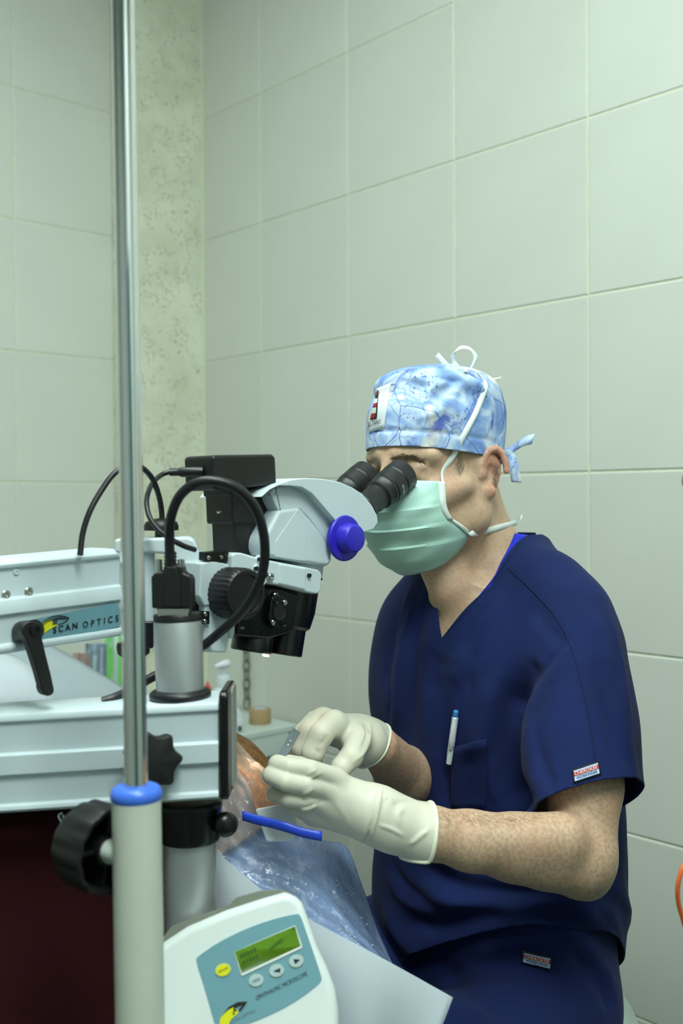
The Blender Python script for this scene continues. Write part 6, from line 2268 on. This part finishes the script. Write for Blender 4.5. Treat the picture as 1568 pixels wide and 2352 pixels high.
# ================================================================ stool under the surgeon
sx = V((TB.x + .045, TB.y + .02, 0))
stool = thing('stool', 'round stool with a white cloth cover under the surgeon', 'stool', sx)
prof = [(.02, .592), (.11, .590), (.142, .576), (.160, .552), (.178, .510), (.194, .43), (.204, .33), (.196, .33), (.02, .40)]
vs, fs = lathe_geo(prof, sx, UP, 60)
vs = [sx + (v - sx) + (V((v.x - sx.x, v.y - sx.y, 0)).normalized() * (.006 * math.sin(14 * math.atan2(v.y - sx.y, v.x - sx.x)) * max(0, (.56 - v.z) * 5)) if (v - sx).length > .1 else V((0, 0, 0))) for v in vs]
mk('cover', vs, fs, cloth_material('white stool cover', '#C3CFCB', var=.04, weave=500, sheen=.05), stool, sharp=50)
tube('post', [sx + UP * .08, sx + UP * .41], .025, M_STEEL, stool, n=20)
for k in range(5):
    an = k * 2 * math.pi / 5 + .2
    d = V((math.cos(an), math.sin(an), 0))
    tube('base_leg', [sx + UP * .09, sx + UP * .07 + d * .26], [.018, .012], M_STEEL, stool, n=12)
    lathe('castor', [(.003, -.011), (.024, -.011), (.026, 0), (.024, .011), (.003, .011)], sx + UP * .027 + d * .26, d.cross(UP), M_RUBBER, stool, n=18)

# ================================================================ assistant at the right edge, mostly out of the picture
F2, L2 = V((-.995, .10, 0)).normalized(), V((-.10, -.995, 0)).normalized()
H2 = V((.4565, 1.0, 1.327))
p2 = thing('person', 'assistant at the right edge of the picture, almost wholly cut off', 'person', (.58, .99, 0))
s2 = SDF((.28, .70, .78), (.74, 1.28, 1.47), .0042)
head_sdf(s2, H2, (F2, L2, UP))
s2.cone(H2 + V((.03, 0, -.03)), V((.535, .995, 1.12)), .054, .058, .02)
s2.loft((.56, .99, 0), (L2, F2, UP), [(.80, 0, 0, .15, .11), (.95, 0, 0, .15, .10), (1.06, 0, 0, .16, .10), (1.12, 0, .0, .12, .08), (1.15, 0, .01, .07, .06)], .02)
h2 = P(1622, 2002, 1.0)
for s in (1, -1):
    sh_ = V((.56, .99, 1.085)) + L2 * (s * .165)
    el_ = sh_ + V((.02, 0, -.245)) + L2 * (s * .02)
    ha_ = h2 if s > 0 else h2 + V((.14, .16, .02))
    s2.chain([(sh_, .044), (el_, .038), (ha_ + V((.07, -.01, -.005)), .024), (ha_ + V((.03, 0, 0)), .022)], .015)
    for q in range(4):
        b0 = ha_ + V((.03, (q - 1.5) * .017, .0))
        s2.chain([(b0, .010), (b0 + V((-.022, 0, .002)), .0095), (b0 + V((-.032, 0, -.022)), .009), (b0 + V((-.018, 0, -.034)), .008)], .004)
    t0 = ha_ + V((.04, .02, .01))
    s2.chain([(t0, .012), (t0 + V((-.025, .012, .006)), .011), (t0 + V((-.045, .006, -.012)), .0095)], .005)
v_, f_ = s2.mesh()
mk('body', v_, [tuple(q) for q in f_.tolist()], M_SKIN2, p2, sharp=0)
t2 = SDF((.33, .70, .40), (.78, 1.30, 1.20), .006)
t2.loft((.57, .99, 0), (L2, F2, UP), [(.50, 0, 0, .19, .15), (.65, 0, 0, .18, .14), (.80, 0, 0, .17, .13), (.95, 0, 0, .168, .115), (1.06, 0, 0, .175, .112), (1.125, 0, .0, .135, .092), (1.165, 0, .01, .068, .064)], .02)
for s in (1, -1):
    sh_ = V((.56, .99, 1.075)) + L2 * (s * .165)
    t2.chain([(sh_, .056), (sh_ + V((.015, 0, -.15)) + L2 * (s * .015), .060)], .03)
v_, f_ = t2.mesh()
v_, f_ = cut_mesh(vsmooth(v_, f_, 2), f_.tolist(), [([(V((0, 0, 1.150)), UP)], lambda c, n: True), ([(V((0, 0, .515)), -UP)], lambda c, n: True)])
mk('tunic', v_, f_, cloth_material('teal scrub cotton', '#2F6E6A'), p2, sharp=0, solid=.002)
t3 = SDF((.05, .70, .05), (.80, 1.30, .72), .007)
for s in (1, -1):
    hp = V((.58, .99, .54)) + L2 * (s * .09)
    kn_ = V((.30, 1.0, .52)) + L2 * (s * .11)
    t3.chain([(hp, .095), (kn_, .065)], .04)
    t3.chain([(kn_, .065), (kn_ + V((.03, 0, -.42)), .05)], .03)
v_, f_ = t3.mesh()
mk('trousers', vsmooth(v_, f_, 2), [tuple(q) for q in f_.tolist()], cloth_material('teal trouser cotton', '#2C6662'), p2, sharp=0)
for s in (1, -1):
    kn_ = V((.33, 1.0, .0)) + L2 * (s * .11)
    sh_ = SDF(kn_ + V((-.24, -.08, -.02)), kn_ + V((.10, .08, .12)), .006)
    sh_.cone(kn_ + V((.03, 0, .042)), kn_ + V((-.12, 0, .032)), .040, .030, .02)
    sh_.cone(kn_ + V((.0, 0, .05)), kn_ + V((.0, 0, .09)), .036, .036, .02)
    v_, f_ = sh_.mesh()
    v_[:, 2] = np.maximum(v_[:, 2], .002)
    mk('shoe', v_, [tuple(q) for q in f_.tolist()], M_BLACK, p2, sharp=0)
hs2 = SDF(H2 - V((.15, .12, .10)), H2 + V((.18, .12, .18)), .005)
hs2.ell(H2 + V((.018, 0, .052)), (F2, L2, UP), (.103, .082, .088), .01)
v_, f_ = hs2.mesh()
v_, f_ = cut_mesh(v_, f_.tolist(), [([(H2 + F2 * .075 + UP * .07, F2 * .55 - UP * .83)], lambda c, n: True)])
mk('scrub_cap', v_, f_, cloth_material('plain green cap cotton', '#5C8F84'), p2, sharp=0, solid=.002)
M_EYEW = mat('eye white', '#D8D4CC', .25, var=.02)
for s_e in (-1, 1):
    ec = H2 + F2 * .0790 + L2 * (s_e * .033) - UP * .002
    ey_o = lathe('eye', [(.0004, -.0118)] + [(.0118 * math.sin(math.pi * k / 10), -.0118 * math.cos(math.pi * k / 10)) for k in range(1, 10)] + [(.0004, .0118)], ec, F2, M_EYEW, p2, n=24, sharp=0)
    lathe('iris', [(.0004, .0116), (.0030, .0114), (.0056, .0106), (.0056, .0100), (.0004, .0100)], ec, F2, mat('brown iris', '#3A2618', .3), ey_o, n=20, sharp=0)
s2t = thing('stool', 'plain stool under the assistant at the right edge', 'stool', (.60, .99, 0))
lathe('seat', [(.02, .40), (.17, .40), (.18, .41), (.18, .435), (.17, .445), (.02, .445)], V((.60, .99, 0)), UP, M_PAD, s2t, n=40)
tube('post', [V((.60, .99, .06)), V((.60, .99, .41))], .025, M_STEEL, s2t, n=20)
lathe('foot', [(.02, .0), (.19, .0), (.19, .012), (.03, .06), (.02, .06)], V((.60, .99, 0)), UP, M_STEEL, s2t, n=40)
# orange tube looped over the assistant's fingers
M_OR = mat('orange rubber tubing', '#D2602A', .4, var=.06)
ob = [(1640, 1975, 1.0), (1600, 1962, .985), (1572, 1985, .972), (1560, 2015, .968), (1555.5, 2045, .968), (1558, 2075, .97), (1566, 2105, .972), (1580, 2150, .975), (1610, 2215, .98), (1660, 2260, .99), (1700, 2200, 1.0), (1690, 2080, 1.0), (1640, 1975, 1.0)]
tag(tube('rubber_tube', [P(*q) for q in ob], .0022, M_OR, None, n=12, sm=6, own_origin=True), 'orange rubber tube looped in the assistant hand at the right edge', 'tube')
